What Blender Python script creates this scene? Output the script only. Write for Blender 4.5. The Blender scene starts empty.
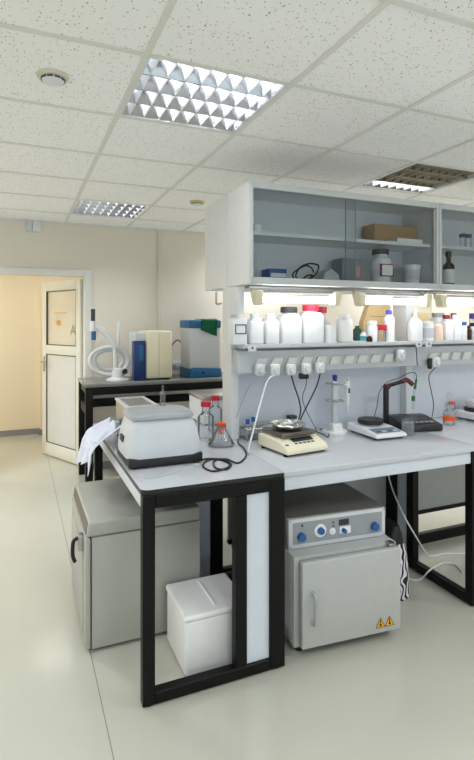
import bpy, bmesh, math, random
from mathutils import Vector, Matrix
random.seed(7)
C = bpy.context.scene.collection
PI = math.pi
# ------------------------------------------------------------------ camera measurements
F, V0, YAW, H = 513.0, 321.0, math.radians(23.1), 1.52
SY, CY = math.sin(YAW), math.cos(YAW)
def on_y(u, v, y):
    """world point seen at (u, v) lying in the vertical plane y"""
    l = (u-237)/F; k = y/(CY-SY*l)
    return Vector((k*(SY+CY*l), y, H+k*(V0-v)/F))
def on_x(u, v, x):
    l = (u-237)/F; k = x/(SY+CY*l)
    return Vector((x, k*(CY-SY*l), H+k*(V0-v)/F))
def on_z(u, v, z):
    l = (u-237)/F; k = (z-H)/((V0-v)/F)
    return Vector((k*(SY+CY*l), k*(CY-SY*l), z))
# ------------------------------------------------------------------ materials
def lin(c):
    c = c/255.0
    return c/12.92 if c <= .04045 else ((c+.055)/1.055)**2.4
def rgb(r, g, b): return (lin(r), lin(g), lin(b), 1)
MATS = {}
def nd(nt, t, **kw):
    n = nt.nodes.new(t)
    for k, v in kw.items(): setattr(n, k, v)
    return n
def mat(name, col, rough=.5, metal=0, var=.05, scale=14, bump=0, emis=0, spec=.5, coat=0, sss=0):
    if name in MATS: return MATS[name]
    m = bpy.data.materials.new(name); m.use_nodes = True; nt = m.node_tree
    b = nt.nodes['Principled BSDF']
    tc = nd(nt, 'ShaderNodeTexCoord'); nz = nd(nt, 'ShaderNodeTexNoise')
    nz.inputs['Scale'].default_value = scale; nz.inputs['Detail'].default_value = 3
    nt.links.new(tc.outputs['Object'], nz.inputs['Vector'])
    mx = nd(nt, 'ShaderNodeMix', data_type='RGBA')
    c = rgb(*col)
    mx.inputs['A'].default_value = [x*(1-var) for x in c[:3]]+[1]
    mx.inputs['B'].default_value = [min(1, x*(1+var)) for x in c[:3]]+[1]
    nt.links.new(nz.outputs['Fac'], mx.inputs['Factor'])
    nt.links.new(mx.outputs['Result'], b.inputs['Base Color'])
    b.inputs['Roughness'].default_value = rough; b.inputs['Metallic'].default_value = metal
    b.inputs['Specular IOR Level'].default_value = spec
    b.inputs['Coat Weight'].default_value = coat
    if bump:
        bp = nd(nt, 'ShaderNodeBump'); bp.inputs['Strength'].default_value = bump; bp.inputs['Distance'].default_value = .003
        n2 = nd(nt, 'ShaderNodeTexNoise'); n2.inputs['Scale'].default_value = scale*6
        nt.links.new(tc.outputs['Object'], n2.inputs['Vector'])
        nt.links.new(n2.outputs['Fac'], bp.inputs['Height']); nt.links.new(bp.outputs['Normal'], b.inputs['Normal'])
    if emis:
        b.inputs['Emission Color'].default_value = c; b.inputs['Emission Strength'].default_value = emis
    MATS[name] = m; return m
def glass(name, tint, refl=.5, haze=0.0, hcol=(235, 240, 245)):
    """thin clear sheet: mostly see-through, fresnel reflection, optional milky share"""
    if name in MATS: return MATS[name]
    m = bpy.data.materials.new(name); m.use_nodes = True; nt = m.node_tree
    nt.nodes.remove(nt.nodes['Principled BSDF']); out = nt.nodes['Material Output']
    tr = nd(nt, 'ShaderNodeBsdfTransparent'); tr.inputs['Color'].default_value = rgb(*tint)
    gl = nd(nt, 'ShaderNodeBsdfGlossy'); gl.inputs['Roughness'].default_value = .03
    lw = nd(nt, 'ShaderNodeLayerWeight'); lw.inputs['Blend'].default_value = refl
    nz = nd(nt, 'ShaderNodeTexNoise'); nz.inputs['Scale'].default_value = 5
    ma = nd(nt, 'ShaderNodeMath', operation='MULTIPLY_ADD'); ma.inputs[1].default_value = .02; ma.inputs[2].default_value = 0
    ad = nd(nt, 'ShaderNodeMath', operation='ADD'); ad.use_clamp = True
    nt.links.new(nz.outputs['Fac'], ma.inputs[0]); nt.links.new(ma.outputs[0], ad.inputs[0]); nt.links.new(lw.outputs['Fresnel'], ad.inputs[1])
    mx = nd(nt, 'ShaderNodeMixShader')
    nt.links.new(ad.outputs[0], mx.inputs[0]); nt.links.new(tr.outputs[0], mx.inputs[1]); nt.links.new(gl.outputs[0], mx.inputs[2])
    last = mx
    if haze:
        df = nd(nt, 'ShaderNodeBsdfDiffuse'); df.inputs['Color'].default_value = rgb(*hcol)
        m2 = nd(nt, 'ShaderNodeMixShader'); m2.inputs[0].default_value = haze
        nt.links.new(mx.outputs[0], m2.inputs[1]); nt.links.new(df.outputs[0], m2.inputs[2]); last = m2
    nt.links.new(last.outputs[0], out.inputs['Surface'])
    MATS[name] = m; return m
def emit(name, col, s):
    if name in MATS: return MATS[name]
    m = bpy.data.materials.new(name); m.use_nodes = True; nt = m.node_tree
    b = nt.nodes['Principled BSDF']; b.inputs['Base Color'].default_value = rgb(*col)
    b.inputs['Emission Color'].default_value = rgb(*col); b.inputs['Emission Strength'].default_value = s
    MATS[name] = m; return m

M_white = mat('white_laminate', (226, 228, 230), .35)
M_whitemetal = mat('white_powdercoat', (222, 225, 228), .35)
M_panel = mat('pale_panel', (214, 219, 230), .4)
M_greypanel = mat('grey_panel', (176, 178, 178), .45)
M_black = mat('black_steel', (9, 10, 10), .45, spec=.22)
M_blackplastic = mat('black_plastic', (22, 22, 24), .4)
M_darkgrey = mat('dark_grey_plastic', (58, 60, 62), .45)
M_rubber = mat('black_rubber', (16, 16, 17), .55)
M_top = mat('worktop_laminate', (200, 203, 210), .14, var=.03, scale=60)
M_edge = mat('worktop_black_edge', (30, 31, 32), .35)
M_cream = mat('cream_plastic', (236, 229, 202), .4)
M_steel = mat('brushed_steel', (178, 178, 176), .28, metal=1)
M_chrome = mat('polished_metal', (225, 226, 228), .08, metal=1)
M_oven = mat('oven_enamel', (178, 180, 178), .4)
M_ovenpanel = mat('oven_panel', (150, 155, 160), .45)
M_oventop = mat('oven_top_steel', (140, 138, 132), .35, metal=.6)
M_fridge = mat('incubator_enamel', (170, 171, 163), .4)
M_bin = mat('white_polypropylene', (232, 232, 232), .4, sss=.1)
M_blue = mat('blue_plastic', (38, 92, 160), .4)
M_darkblue = mat('deep_blue_plastic', (16, 52, 108), .4)
M_tealblue = mat('teal_blue_plastic', (30, 100, 150), .4)
M_red = mat('red_plastic', (196, 32, 52), .4)
M_pinkred = mat('pinkish_red_plastic', (226, 52, 84), .4)
M_bottle = mat('white_bottle_plastic', (238, 240, 244), .35)
M_peach = mat('peach_plastic', (240, 214, 196), .45)
M_orange = mat('orange_plastic', (240, 100, 30), .4)
M_green = mat('green_plastic', (20, 120, 60), .4)
M_greencloth = mat('green_cloth', (10, 92, 62), .9, bump=.4)
M_coat = mat('white_cotton', (216, 220, 236), .9, bump=.3)
M_carton = mat('cardboard', (176, 140, 100), .8)
M_kraft = mat('kraft_paper', (226, 196, 146), .8)
M_paper = mat('paper', (240, 240, 238), .8)
M_brown = mat('amber_glass', (50, 26, 16), .12)
M_purple = mat('purple_plastic', (96, 70, 160), .4)
M_teal = mat('teal_plastic', (70, 170, 180), .4)
M_lampcap = mat('lamp_end_cap', (236, 228, 198), .4)
M_tube = emit('under_shelf_tube', (255, 255, 252), 13)
M_greyplastic = mat('grey_plastic', (165, 168, 172), .45)
M_lightgrey = mat('light_grey_plastic', (206, 209, 213), .4)
M_yellow = mat('yellow_sticker', (240, 170, 20), .5)
M_lcd = mat('lcd_screen', (36, 44, 50), .2)
M_glass = glass('clear_glass', (236, 242, 244), .35)
M_cabglass = glass('cabinet_glass', (249, 251, 252), .17)
M_glassware = glass('laboratory_glass', (252, 253, 254), .2, .08)
M_doorglass = glass('door_glass', (252, 252, 248), .12, .42, (252, 248, 236))
M_water = glass('water', (242, 247, 250), .2, .03)
# ------------------------------------------------------------------ mesh builder
class MB:
    def __init__(s): s.bm = bmesh.new()
    def add(s, bm, mtx=None):
        if mtx: bmesh.ops.transform(bm, matrix=mtx, verts=bm.verts)
        me = bpy.data.meshes.new('t'); bm.to_mesh(me); bm.free(); s.bm.from_mesh(me); bpy.data.meshes.remove(me); return s
    def box(s, x0, x1, y0, y1, z0, z1, bev=0, seg=2, mtx=None, taper=None):
        bm = bmesh.new(); bmesh.ops.create_cube(bm, size=1)
        for v in bm.verts:
            t = v.co.z+.5
            fx = fy = 1
            if taper and v.co.z > 0: fx, fy = taper
            v.co = Vector(((x0+x1)/2+v.co.x*(x1-x0)*fx, (y0+y1)/2+v.co.y*(y1-y0)*fy, z0+t*(z1-z0)))
        if bev: bmesh.ops.bevel(bm, geom=list(bm.edges), offset=bev, segments=seg, profile=.5, affect='EDGES')
        return s.add(bm, mtx)
    def prism(s, poly, axis, a0, a1, bev=0, seg=2, mtx=None):
        """polygon (two coordinates in cyclic order after axis) swept from a0 to a1 along axis"""
        bm = bmesh.new()
        def P(p, a):
            return {'x': (a, p[0], p[1]), 'y': (p[0], a, p[1]), 'z': (p[0], p[1], a)}[axis]
        lo = [bm.verts.new(P(p, a0)) for p in poly]; hi = [bm.verts.new(P(p, a1)) for p in poly]
        n = len(poly)
        bm.faces.new(lo); bm.faces.new(hi)
        for i in range(n): bm.faces.new((lo[i], lo[(i+1) % n], hi[(i+1) % n], hi[i]))
        bmesh.ops.recalc_face_normals(bm, faces=bm.faces)
        if bev: bmesh.ops.bevel(bm, geom=list(bm.edges), offset=bev, segments=seg, profile=.5, affect='EDGES')
        return s.add(bm, mtx)
    def lathe(s, prof, cx=0, cy=0, cz=0, seg=24, mtx=None, sx=1, sy=1, cap=True):
        bm = bmesh.new(); rings = []
        for r, z in prof:
            rings.append([bm.verts.new((cx+max(r, 1e-5)*math.cos(2*PI*i/seg)*sx, cy+max(r, 1e-5)*math.sin(2*PI*i/seg)*sy, cz+z)) for i in range(seg)])
        for a, b in zip(rings, rings[1:]):
            for i in range(seg): bm.faces.new((a[i], a[(i+1) % seg], b[(i+1) % seg], b[i]))
        if cap:
            if prof[0][0] > 1e-4: bm.faces.new(rings[0][::-1])
            if prof[-1][0] > 1e-4: bm.faces.new(rings[-1])
        bmesh.ops.remove_doubles(bm, verts=bm.verts, dist=2e-5)
        bmesh.ops.recalc_face_normals(bm, faces=bm.faces)
        return s.add(bm, mtx)
    def cyl(s, p, q, r, r2=None, seg=16):
        p, q = Vector(p), Vector(q); d = q-p; L = d.length
        m = Matrix.Translation(p) @ d.to_track_quat('Z', 'Y').to_matrix().to_4x4()
        return s.lathe([(r, 0), (r if r2 is None else r2, L)], seg=seg, mtx=m)
    def tube(s, pts, r, seg=8, smooth=5, closed=False):
        pts = [Vector(p) for p in pts]
        if smooth and len(pts) > 2:
            o = []; n = len(pts)
            for i in range(n if closed else n-1):
                g = (lambda k: pts[k % n]) if closed else (lambda k: pts[min(max(k, 0), n-1)])
                a, b, c, d = g(i-1), g(i), g(i+1), g(i+2)
                for j in range(smooth):
                    t = j/smooth
                    o.append(.5*((2*b)+(c-a)*t+(2*a-5*b+4*c-d)*t*t+(3*b-a-3*c+d)*t**3))
            if not closed: o.append(pts[-1])
            pts = o
        bm = bmesh.new(); rings = []; n = len(pts); up = None
        for i, p in enumerate(pts):
            if closed: d = pts[(i+1) % n]-pts[i-1]
            else: d = pts[min(i+1, n-1)]-pts[max(i-1, 0)]
            d.normalize()
            if up is None: up = d.orthogonal().normalized()
            else:
                up = up-d*up.dot(d)
                up = up.normalized() if up.length > 1e-6 else d.orthogonal().normalized()
            w = d.cross(up)
            rings.append([bm.verts.new(p+r*(up*math.cos(2*PI*k/seg)+w*math.sin(2*PI*k/seg))) for k in range(seg)])
        m = n if closed else n-1
        for i in range(m):
            a, b = rings[i], rings[(i+1) % n]
            for k in range(seg): bm.faces.new((a[k], a[(k+1) % seg], b[(k+1) % seg], b[k]))
        if not closed: bm.faces.new(rings[0][::-1]); bm.faces.new(rings[-1])
        bmesh.ops.recalc_face_normals(bm, faces=bm.faces)
        return s.add(bm)
    def poly(s, verts, faces):
        bm = bmesh.new(); vs = [bm.verts.new(v) for v in verts]
        for f in faces: bm.faces.new([vs[i] for i in f])
        bmesh.ops.recalc_face_normals(bm, faces=bm.faces)
        return s.add(bm)
    def build(s, name, material, parent=None, smooth=True, **props):
        me = bpy.data.meshes.new(name); s.bm.to_mesh(me); s.bm.free()
        if smooth:
            me.shade_smooth()
            me.set_sharp_from_angle(angle=math.radians(34))
        me.materials.append(material)
        o = bpy.data.objects.new(name, me); C.objects.link(o)
        if parent: o.parent = parent
        for k, v in props.items(): o[k] = v
        return o
def thing(name, label, cat, loc=(0, 0, 0), rz=0, group=None):
    o = bpy.data.objects.new(name, None); C.objects.link(o); o.empty_display_size = .05
    o.location = loc; o.rotation_euler = (0, 0, math.radians(rz)); o['label'] = label; o['category'] = cat
    if group: o['group'] = group
    return o
def tag(o, label, cat, group=None, loc=None, rz=0):
    o['label'] = label; o['category'] = cat
    if group: o['group'] = group
    if loc is not None: o.location = loc
    if rz: o.rotation_euler = (0, 0, math.radians(rz))
    return o
def struct(name, mb, m, parent=None, smooth=False):
    o = mb.build(name, m, parent, smooth)
    if parent is None: o['kind'] = 'structure'
    return o
def dup(root, loc, label=None, group=None, rz=None):
    r = root.copy(); C.objects.link(r); r.location = loc
    if rz is not None: r.rotation_euler = (0, 0, math.radians(rz))
    if label: r['label'] = label
    if group: r['group'] = group
    for ch in list(root.children):
        c = ch.copy(); C.objects.link(c); c.parent = r
        for g in list(ch.children):
            d = g.copy(); C.objects.link(d); d.parent = c
    return r
# ------------------------------------------------------------------ room shell
CEIL = 2.504
GX, GY, G = .4356, 1.871, .61
XL, XR, YF, YB = -2.9, 5.2, -2.9, 5.4
DX0, DX1, DH = -.42, .635, 1.985      # door opening
LIGHTS = [(0, 0), (0, 4), (3, 1)]
# floor: pale vinyl with a welded seam
mf = bpy.data.materials.new('vinyl_floor'); mf.use_nodes = True; nt = mf.node_tree; b = nt.nodes['Principled BSDF']
tc = nd(nt, 'ShaderNodeTexCoord'); sp = nd(nt, 'ShaderNodeSeparateXYZ'); nt.links.new(tc.outputs['Object'], sp.inputs[0])
n1 = nd(nt, 'ShaderNodeTexNoise'); n1.inputs['Scale'].default_value = 1.6; n1.inputs['Detail'].default_value = 5
nt.links.new(tc.outputs['Object'], n1.inputs['Vector'])
mx = nd(nt, 'ShaderNodeMix', data_type='RGBA'); mx.inputs['A'].default_value = rgb(178, 178, 166); mx.inputs['B'].default_value = rgb(188, 187, 175)
nt.links.new(n1.outputs['Fac'], mx.inputs['Factor'])
def line_mask(sock, pos, w):
    a = nd(nt, 'ShaderNodeMath', operation='SUBTRACT'); a.inputs[1].default_value = pos; nt.links.new(sock, a.inputs[0])
    bb = nd(nt, 'ShaderNodeMath', operation='ABSOLUTE'); nt.links.new(a.outputs[0], bb.inputs[0])
    c = nd(nt, 'ShaderNodeMath', operation='LESS_THAN'); c.inputs[1].default_value = w; nt.links.new(bb.outputs[0], c.inputs[0]); return c.outputs[0]
m1 = line_mask(sp.outputs['X'], .305, .002); m2_ = line_mask(sp.outputs['X'], 2.305, .0028)
om = nd(nt, 'ShaderNodeMath', operation='MAXIMUM'); nt.links.new(m1, om.inputs[0]); nt.links.new(m2_, om.inputs[1])
mx2 = nd(nt, 'ShaderNodeMix', data_type='RGBA'); mx2.inputs['B'].default_value = rgb(138, 134, 120)
nt.links.new(om.outputs[0], mx2.inputs['Factor']); nt.links.new(mx.outputs['Result'], mx2.inputs['A']); nt.links.new(mx2.outputs['Result'], b.inputs['Base Color'])
b.inputs['Roughness'].default_value = .18
MATS['vinyl_floor'] = mf
struct('floor', MB().box(XL-.2, XR+.2, YF-.2, 7.7, -.1, 0), mf)
# ceiling tiles: mineral fibre with pin marks
mt = bpy.data.materials.new('mineral_fibre_tile'); mt.use_nodes = True; nt = mt.node_tree; b = nt.nodes['Principled BSDF']
tc = nd(nt, 'ShaderNodeTexCoord')
vo = nd(nt, 'ShaderNodeTexVoronoi'); vo.inputs['Scale'].default_value = 80; nt.links.new(tc.outputs['Object'], vo.inputs['Vector'])
nz = nd(nt, 'ShaderNodeTexNoise'); nz.inputs['Scale'].default_value = 60; nz.inputs['Detail'].default_value = 2
wv = nd(nt, 'ShaderNodeVectorMath', operation='MULTIPLY_ADD'); wv.inputs[1].default_value = (.02, .02, 0)
nt.links.new(tc.outputs['Object'], nz.inputs['Vector']); nt.links.new(nz.outputs['Color'], wv.inputs[0]); nt.links.new(tc.outputs['Object'], wv.inputs[2])
nt.links.new(wv.outputs[0], vo.inputs['Vector'])
rp = nd(nt, 'ShaderNodeValToRGB'); rp.color_ramp.elements[0].position = .17; rp.color_ramp.elements[1].position = .24
rp.color_ramp.elements[0].color = (1, 1, 1, 1); rp.color_ramp.elements[1].color = (0, 0, 0, 1)
nt.links.new(vo.outputs['Distance'], rp.inputs[0])
sc2 = nd(nt, 'ShaderNodeSeparateColor'); nt.links.new(vo.outputs['Color'], sc2.inputs[0])
gt = nd(nt, 'ShaderNodeMath', operation='GREATER_THAN'); gt.inputs[1].default_value = .45; nt.links.new(sc2.outputs[0], gt.inputs[0])
mu = nd(nt, 'ShaderNodeMath', operation='MULTIPLY'); nt.links.new(rp.outputs[0], mu.inputs[0]); nt.links.new(gt.outputs[0], mu.inputs[1])
mx = nd(nt, 'ShaderNodeMix', data_type='RGBA'); mx.inputs['A'].default_value = rgb(248, 249, 250); mx.inputs['B'].default_value = rgb(140, 132, 120)
nt.links.new(mu.outputs[0], mx.inputs['Factor']); nt.links.new(mx.outputs['Result'], b.inputs['Base Color']); b.inputs['Roughness'].default_value = .9
cm = MB()
I0, I1, J0, J1 = -6, 8, -8, 6
for i in range(I0, I1):
    for j in range(J0, J1):
        if (i, j) in LIGHTS: continue
        x0, y0 = GX+G*i, GY+G*j
        cm.box(max(x0, XL-.1), min(x0+G, XR+.1), max(y0, YF-.1), min(y0+G, YB+.05), CEIL, CEIL+.02)
struct('ceiling', cm, mt)
tm = MB()
for i in range(I0, I1+1):
    x = GX+G*i; tm.box(x-.012, x+.012, YF, YB, CEIL-.005, CEIL+.03)
for j in range(J0, J1+1):
    y = GY+G*j
    if y < YB: tm.box(XL, XR, y-.012, y+.012, CEIL-.0045, CEIL+.03)
struct('trim_1', tm, mat('ceiling_grid_metal', (222, 223, 219), .5))
tm = MB()
tm.box(XL, XR, YB-.022, YB, CEIL-.02, CEIL)
struct('trim_2', tm, mat('ceiling_grid_metal', (222, 223, 219), .5))
M_wall = mat('cream_wall_paint', (231, 224, 212), .75, var=.02, scale=2)
M_corr = mat('corridor_wall_paint', (240, 230, 208), .75, var=.02, scale=2)
wb = MB()
wb.box(XL, DX0, YB, YB+.14, 0, 2.62); wb.box(DX1, XR, YB, YB+.14, 0, 2.62); wb.box(DX0, DX1, YB, YB+.14, DH, 2.62)
struct('wall_back', wb, M_wall)
struct('wall_left', MB().box(XL-.14, XL, YF, YB+.14, 0, 2.62), M_wall)
struct('wall_right', MB().box(XR, XR+.14, YF, YB+.14, 0, 2.62), M_wall)
wf = MB()
WX0, WX1, WZ0, WZ1 = -2.3, 4.4, .95, 2.3
wf.box(XL-.14, WX0, YF-.2, YF, 0, 2.62); wf.box(WX1, XR+.14, YF-.2, YF, 0, 2.62)
wf.box(WX0, WX1, YF-.2, YF, 0, WZ0); wf.box(WX0, WX1, YF-.2, YF, WZ1, 2.62)
struct('wall_front', wf, M_wall)
wn = MB()
for k in range(6):
    x = WX0+(WX1-WX0-.06)*k/5; wn.box(x, x+.06, YF-.14, YF-.08, WZ0, WZ1)
wn.box(WX0, WX1, YF-.14, YF-.08, WZ0, WZ0+.06); wn.box(WX0, WX1, YF-.14, YF-.08, WZ1-.06, WZ1)
w1 = struct('added_window_1', wn, M_white)  # unseen window, added to let in broad light
MB().box(WX0+.06, WX1-.06, YF-.112, YF-.106, WZ0+.06, WZ1-.06).build('window_pane', M_glass, w1)
# corridor beyond the door
struct('wall_corridor', MB().box(XL, .27, 7.42, 7.56, 0, 2.62).box(.27, 1.6, 7.33, 7.56, 0, 2.62), M_corr)
struct('wall_corridor_side', MB().box(1.5, 1.64, 5.54, 7.3, 0, 2.62), M_corr)
struct('wall_corridor_end', MB().box(XL-.14, XL, 5.54, 7.56, 0, 2.62), M_corr)
struct('ceiling_corridor', MB().box(XL, 1.64, YB+.14, 7.56, CEIL, CEIL+.03), mat('corridor_ceiling', (230, 226, 214), .8))
struct('baseboard_corridor', MB().box(XL, .255, 7.405, 7.42, 0, .075).box(.255, .27, 7.33, 7.42, 0, .075).box(.255, 1.5, 7.315, 7.33, 0, .075), mat('grey_skirting', (140, 142, 146), .5))
bb = MB(); bb.box(XL, DX0-.06, YB-.014, YB, 0, .075); bb.box(DX1+.06, XR, YB-.014, YB, 0, .075)
struct('baseboard_back', bb, mat('grey_skirting', (140, 142, 146), .5))
# door frame and leaf
fr = MB()
fr.box(DX1-.012, DX1+.055, YB-.02, YB+.16, 0, DH+.055, .004); fr.box(DX0-.055, DX0+.012, YB-.02, YB+.16, 0, DH+.055, .004)
fr.box(DX0, DX1, YB-.019, YB+.159, DH-.012, DH+.054, .004)
struct('trim_3', fr, mat('door_frame_white', (226, 226, 222), .4))
hx, hy = .612, YB+.165
da = math.degrees(math.atan2(6.27-hy, .275-hx))
door = bpy.data.objects.new('door_1', None); C.objects.link(door); door.location = (hx, hy, 0); door.rotation_euler = (0, 0, math.radians(da)); door['kind'] = 'structure'
LW = .79; LT = .02; LZ0, LZ1 = .012, 1.955
M_alu = mat('white_aluminium_profile', (222, 222, 212), .4)
d = MB()
d.box(0, .085, -LT, LT, LZ0, LZ1, .003); d.box(LW-.085, LW, -LT, LT, LZ0, LZ1, .003)
d.box(.085, LW-.085, -LT, LT, LZ1-.1, LZ1, .003); d.box(.085, LW-.085, -LT, LT, LZ0, LZ0+.14, .003); d.box(.085, LW-.085, -LT, LT, 1.15, 1.25, .003)
d.build('door_frame', M_alu, door)
MB().box(.085, LW-.085, -.008, .008, LZ0+.14, 1.15).build('lower_panel', mat('door_panel_grey', (210, 213, 213), .35), door)
d = MB()
for x0, x1, z0, z1 in ((.085, .094, 1.25, LZ1-.1), (LW-.094, LW-.085, 1.25, LZ1-.1), (.085, LW-.085, 1.25, 1.259), (.085, LW-.085, LZ1-.109, LZ1-.1), (.085, .092, LZ0+.14, 1.15), (LW-.092, LW-.085, LZ0+.14, 1.15), (.085, LW-.085, LZ0+.14, LZ0+.147), (.085, LW-.085, 1.143, 1.15)):
    d.box(x0, x1, -.0185, .0185, z0, z1)
d.build('glazing_bead', mat('dark_gasket', (70, 72, 70), .5), door)
MB().box(.094, LW-.094, -.004, .004, 1.259, LZ1-.109).build('glass_pane', M_doorglass, door)
# handle on both faces
hd = MB()
for s in (-1, 1):
    hd.box(LW-.06, LW-.03, s*LT, s*(LT+.008), .95, 1.12, .002); hd.cyl((LW-.045, s*LT, 1.06), (LW-.045, s*(LT+.05), 1.06), .008)
    hd.cyl((LW-.045, s*(LT+.05), 1.06), (LW-.16, s*(LT+.05), 1.06), .008)
hd.build('door_handle', M_steel, door)
# notices stuck to the glass: faint orange line, an orange leaf mark, a green letter
nt_ = MB(); fy = .006
for k in range(9):
    nt_.box(.30+.030*k, .322+.030*k, fy-.001, fy, 1.600, 1.618)
nt_.build('notice_text', mat('faded_orange_print', (240, 196, 160), .6), door)
leafp = []
for k in range(20):
    a = 2*PI*k/20; r = .062 if k % 4 == 0 else (.034 if k % 2 else .026); leafp.append((.46+r*1.15*math.cos(a), 1.50+r*.8*math.sin(a)))
MB().prism(leafp, 'y', fy-.001, fy).build('leaf_sticker', mat('orange_sticker', (226, 160, 40), .6), door)
def text_obj(txt, size, mtx, m, parent, name, ext=.0008):
    cu = bpy.data.curves.new(name, 'FONT'); cu.body = txt; cu.size = size; cu.extrude = ext; cu.align_x = 'CENTER'; cu.align_y = 'CENTER'
    t = bpy.data.objects.new('tmp_text', cu); C.objects.link(t)
    dg = bpy.context.evaluated_depsgraph_get(); me = bpy.data.meshes.new_from_object(t.evaluated_get(dg))
    bpy.data.objects.remove(t); me.transform(mtx); me.materials.clear(); me.materials.append(m); me.name = name
    o = bpy.data.objects.new(name, me); C.objects.link(o); o.parent = parent; return o
text_obj('A', .16, Matrix.Translation((.165, fy, 1.42)) @ Matrix.Rotation(PI, 4, 'Z') @ Matrix.Rotation(PI/2, 4, 'X'), mat('green_print', (130, 150, 110), .6), door, 'letter_sticker')
# vertical cable trunking on the back wall
p0, p1 = on_y(156.8, 300, YB), on_y(160.6, 300, YB)
struct('trim_4', MB().box(p0.x, p1.x, YB-.03, YB, .076, CEIL-.021, .003), mat('trunking_white', (216, 212, 200), .45))
# ------------------------------------------------------------------ ceiling fixtures and detectors
M_ltube = emit('fluorescent_tube', (247, 251, 255), 80)
M_offtube = mat('unlit_tube', (120, 118, 106), .4)  # tube darkened in its colour to read as switched off
M_mirror = mat('anodised_reflector', (200, 203, 210), .16, metal=1)
M_lamel = mat('louvre_blade', (242, 243, 248), .4)
M_shademirror = mat('shaded_reflector', (112, 108, 92), .35, metal=.7)  # darkened reflector copy, its low-angle shade put into the colour
M_shadelamel = mat('shaded_louvre_blade', (150, 146, 132), .4, metal=.4)  # darker blade copy for unlit rows, shade put into the colour
def troffer(i, j, label, lit):
    t = thing('ceiling_light', label, 'ceiling light', (GX+G*(i+.5), GY+G*(j+.5), CEIL), 0, 'recessed louvre lights in the ceiling')
    w = G/2-.013
    h = MB(); h.box(-w, w, -w, w, .085, .09); h.box(-w, -w+.006, -w, w, -.002, .085); h.box(w-.006, w, -w, w, -.002, .085)
    h.box(-w+.006, w-.006, -w, -w+.006, -.002, .085); h.box(-w+.006, w-.006, w-.006, w, -.002, .085)
    h.build('housing', M_whitemetal, t)
    iw = w-.006; n = 4; pitch = 2*iw/n
    r = MB()
    for k in range(n+1):          # longitudinal wedge reflectors between tubes
        y = -iw+pitch*k; a = .026; lo = .003
        l_ = -a if k > 0 else 0; r_ = a if k < n else 0
        r.prism([(y+l_, .058), (y+l_*.15, lo), (y+r_*.15, lo), (y+r_, .058)], 'x', -iw, iw)
    r.build('reflector', M_mirror if len(lit) > 1 else M_shademirror, t)
    for k in range(n):
        yc = -iw+pitch*(k+.5); b = MB()
        for q in range(8):        # V shaped cross blades
            x = -iw+2*iw*(q+.5)/8
            b.prism([(x-.017, .046), (x+.017, .046), (x+.002, .004), (x-.002, .004)], 'y', yc-pitch/2+.004, yc+pitch/2-.004)
        b.build('louvre_blade', M_lamel if k in lit else M_shadelamel, t)
        MB().cyl((-iw+.01, yc, .068), (iw-.01, yc, .068), .008).build('fluorescent_tube', M_ltube if k in lit else M_offtube, t)
    return t
troffer(0, 0, 'lit square louvre light panel nearest the camera, above the end table', (0, 1, 2, 3))
troffer(0, 4, 'small-looking lit louvre light far off by the back wall, above the doorway side', (0, 1, 2, 3))
troffer(3, 1, 'mostly dark louvre light above the glazed wall cabinets', (3,))
def detector(p, label, m):
    t = thing('smoke_detector', label, 'smoke detector', (p.x, p.y, CEIL-.0), 0)
    MB().lathe([(.062, 0), (.062, -.008), (.055, -.014)]).build('base', m, t)
    MB().lathe([(.046, -.012), (.042, -.024), (.034, -.029), (.0, -.030)]).build('dome', M_whitemetal, t)
    v = MB()
    for k in range(10):
        a = 2*PI*k/10
        v.box(.042, .0458, -.011, .011, -.022, -.0155, mtx=Matrix.Rotation(a, 4, 'Z'))
    v.build('vent', M_darkgrey, t)
detector(on_z(53, 78, CEIL-.01), 'round white smoke detector on a ceiling tile at upper left', mat('aged_ring', (212, 207, 188), .5))
detector(on_z(197, 204, CEIL-.02), 'round smoke detector with brown-lit colouring on its base near the cabinet top', mat('brown_lit_plastic', (214, 190, 130), .5))  # brownish light put into the base colour
p = on_y(29.5, 226, YB)
t = thing('alarm_sounder', 'pair of small white alarm boxes high on the wall above the doorway', 'alarm box', (p.x, YB, p.z))
MB().box(-.035, .027, -.035, 0, -.05, .05, .005).build('sensor_box', M_lightgrey, t)
MB().box(.03, .098, -.04, 0, -.055, .05, .005).build('sounder_box', M_white, t)
# ------------------------------------------------------------------ benches
T = .853; BT = .022; YW = 2.0
def end_frame(parent, axis, a0, a1, c, flip=False, thick=.045, zt=T-BT, leg=.072, strip=.11, mid=.053):
    """rectangular black steel frame: leg, open bay, leg with pale infill strip, leg; c is its plane"""
    L = a1-a0
    def bx(mb, s0, s1, z0, z1, bev=.003, th=thick, off=0):
        if flip: s0, s1 = L-s1, L-s0
        if axis == 'x': mb.box(a0+s0, a0+s1, c+off, c+off+th, z0, z1, bev, 1)
        else: mb.box(c+off, c+off+th, a0+s0, a0+s1, z0, z1, bev, 1)
    f = MB()
    bx(f, 0, .05, .005, zt); bx(f, L-leg, L, .005, zt); bx(f, L-leg-strip-mid, L-leg-strip, .05, zt-.052)
    bx(f, .05, L-leg, zt-.052, zt); bx(f, .05, L-leg, .005, .052)
    o = f.build('end_frame', M_black, parent)
    g = MB(); bx(g, L-leg-strip, L-leg, .052, zt-.052, 0, .012, .016); g.build('infill_strip', M_panel, o)
    for s0 in (.012, L-.05):
        ft = MB()
        if flip: s0 = L-s0-.03
        x, y = (a0+s0+.015, c+thick/2) if axis == 'x' else (c+thick/2, a0+s0+.015)
        ft.lathe([(.017, 0), (.017, .004), (.008, .005), (.008, .007)], x, y, 0)
        ft.build('levelling_foot', M_rubber, o)
    return o
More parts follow.
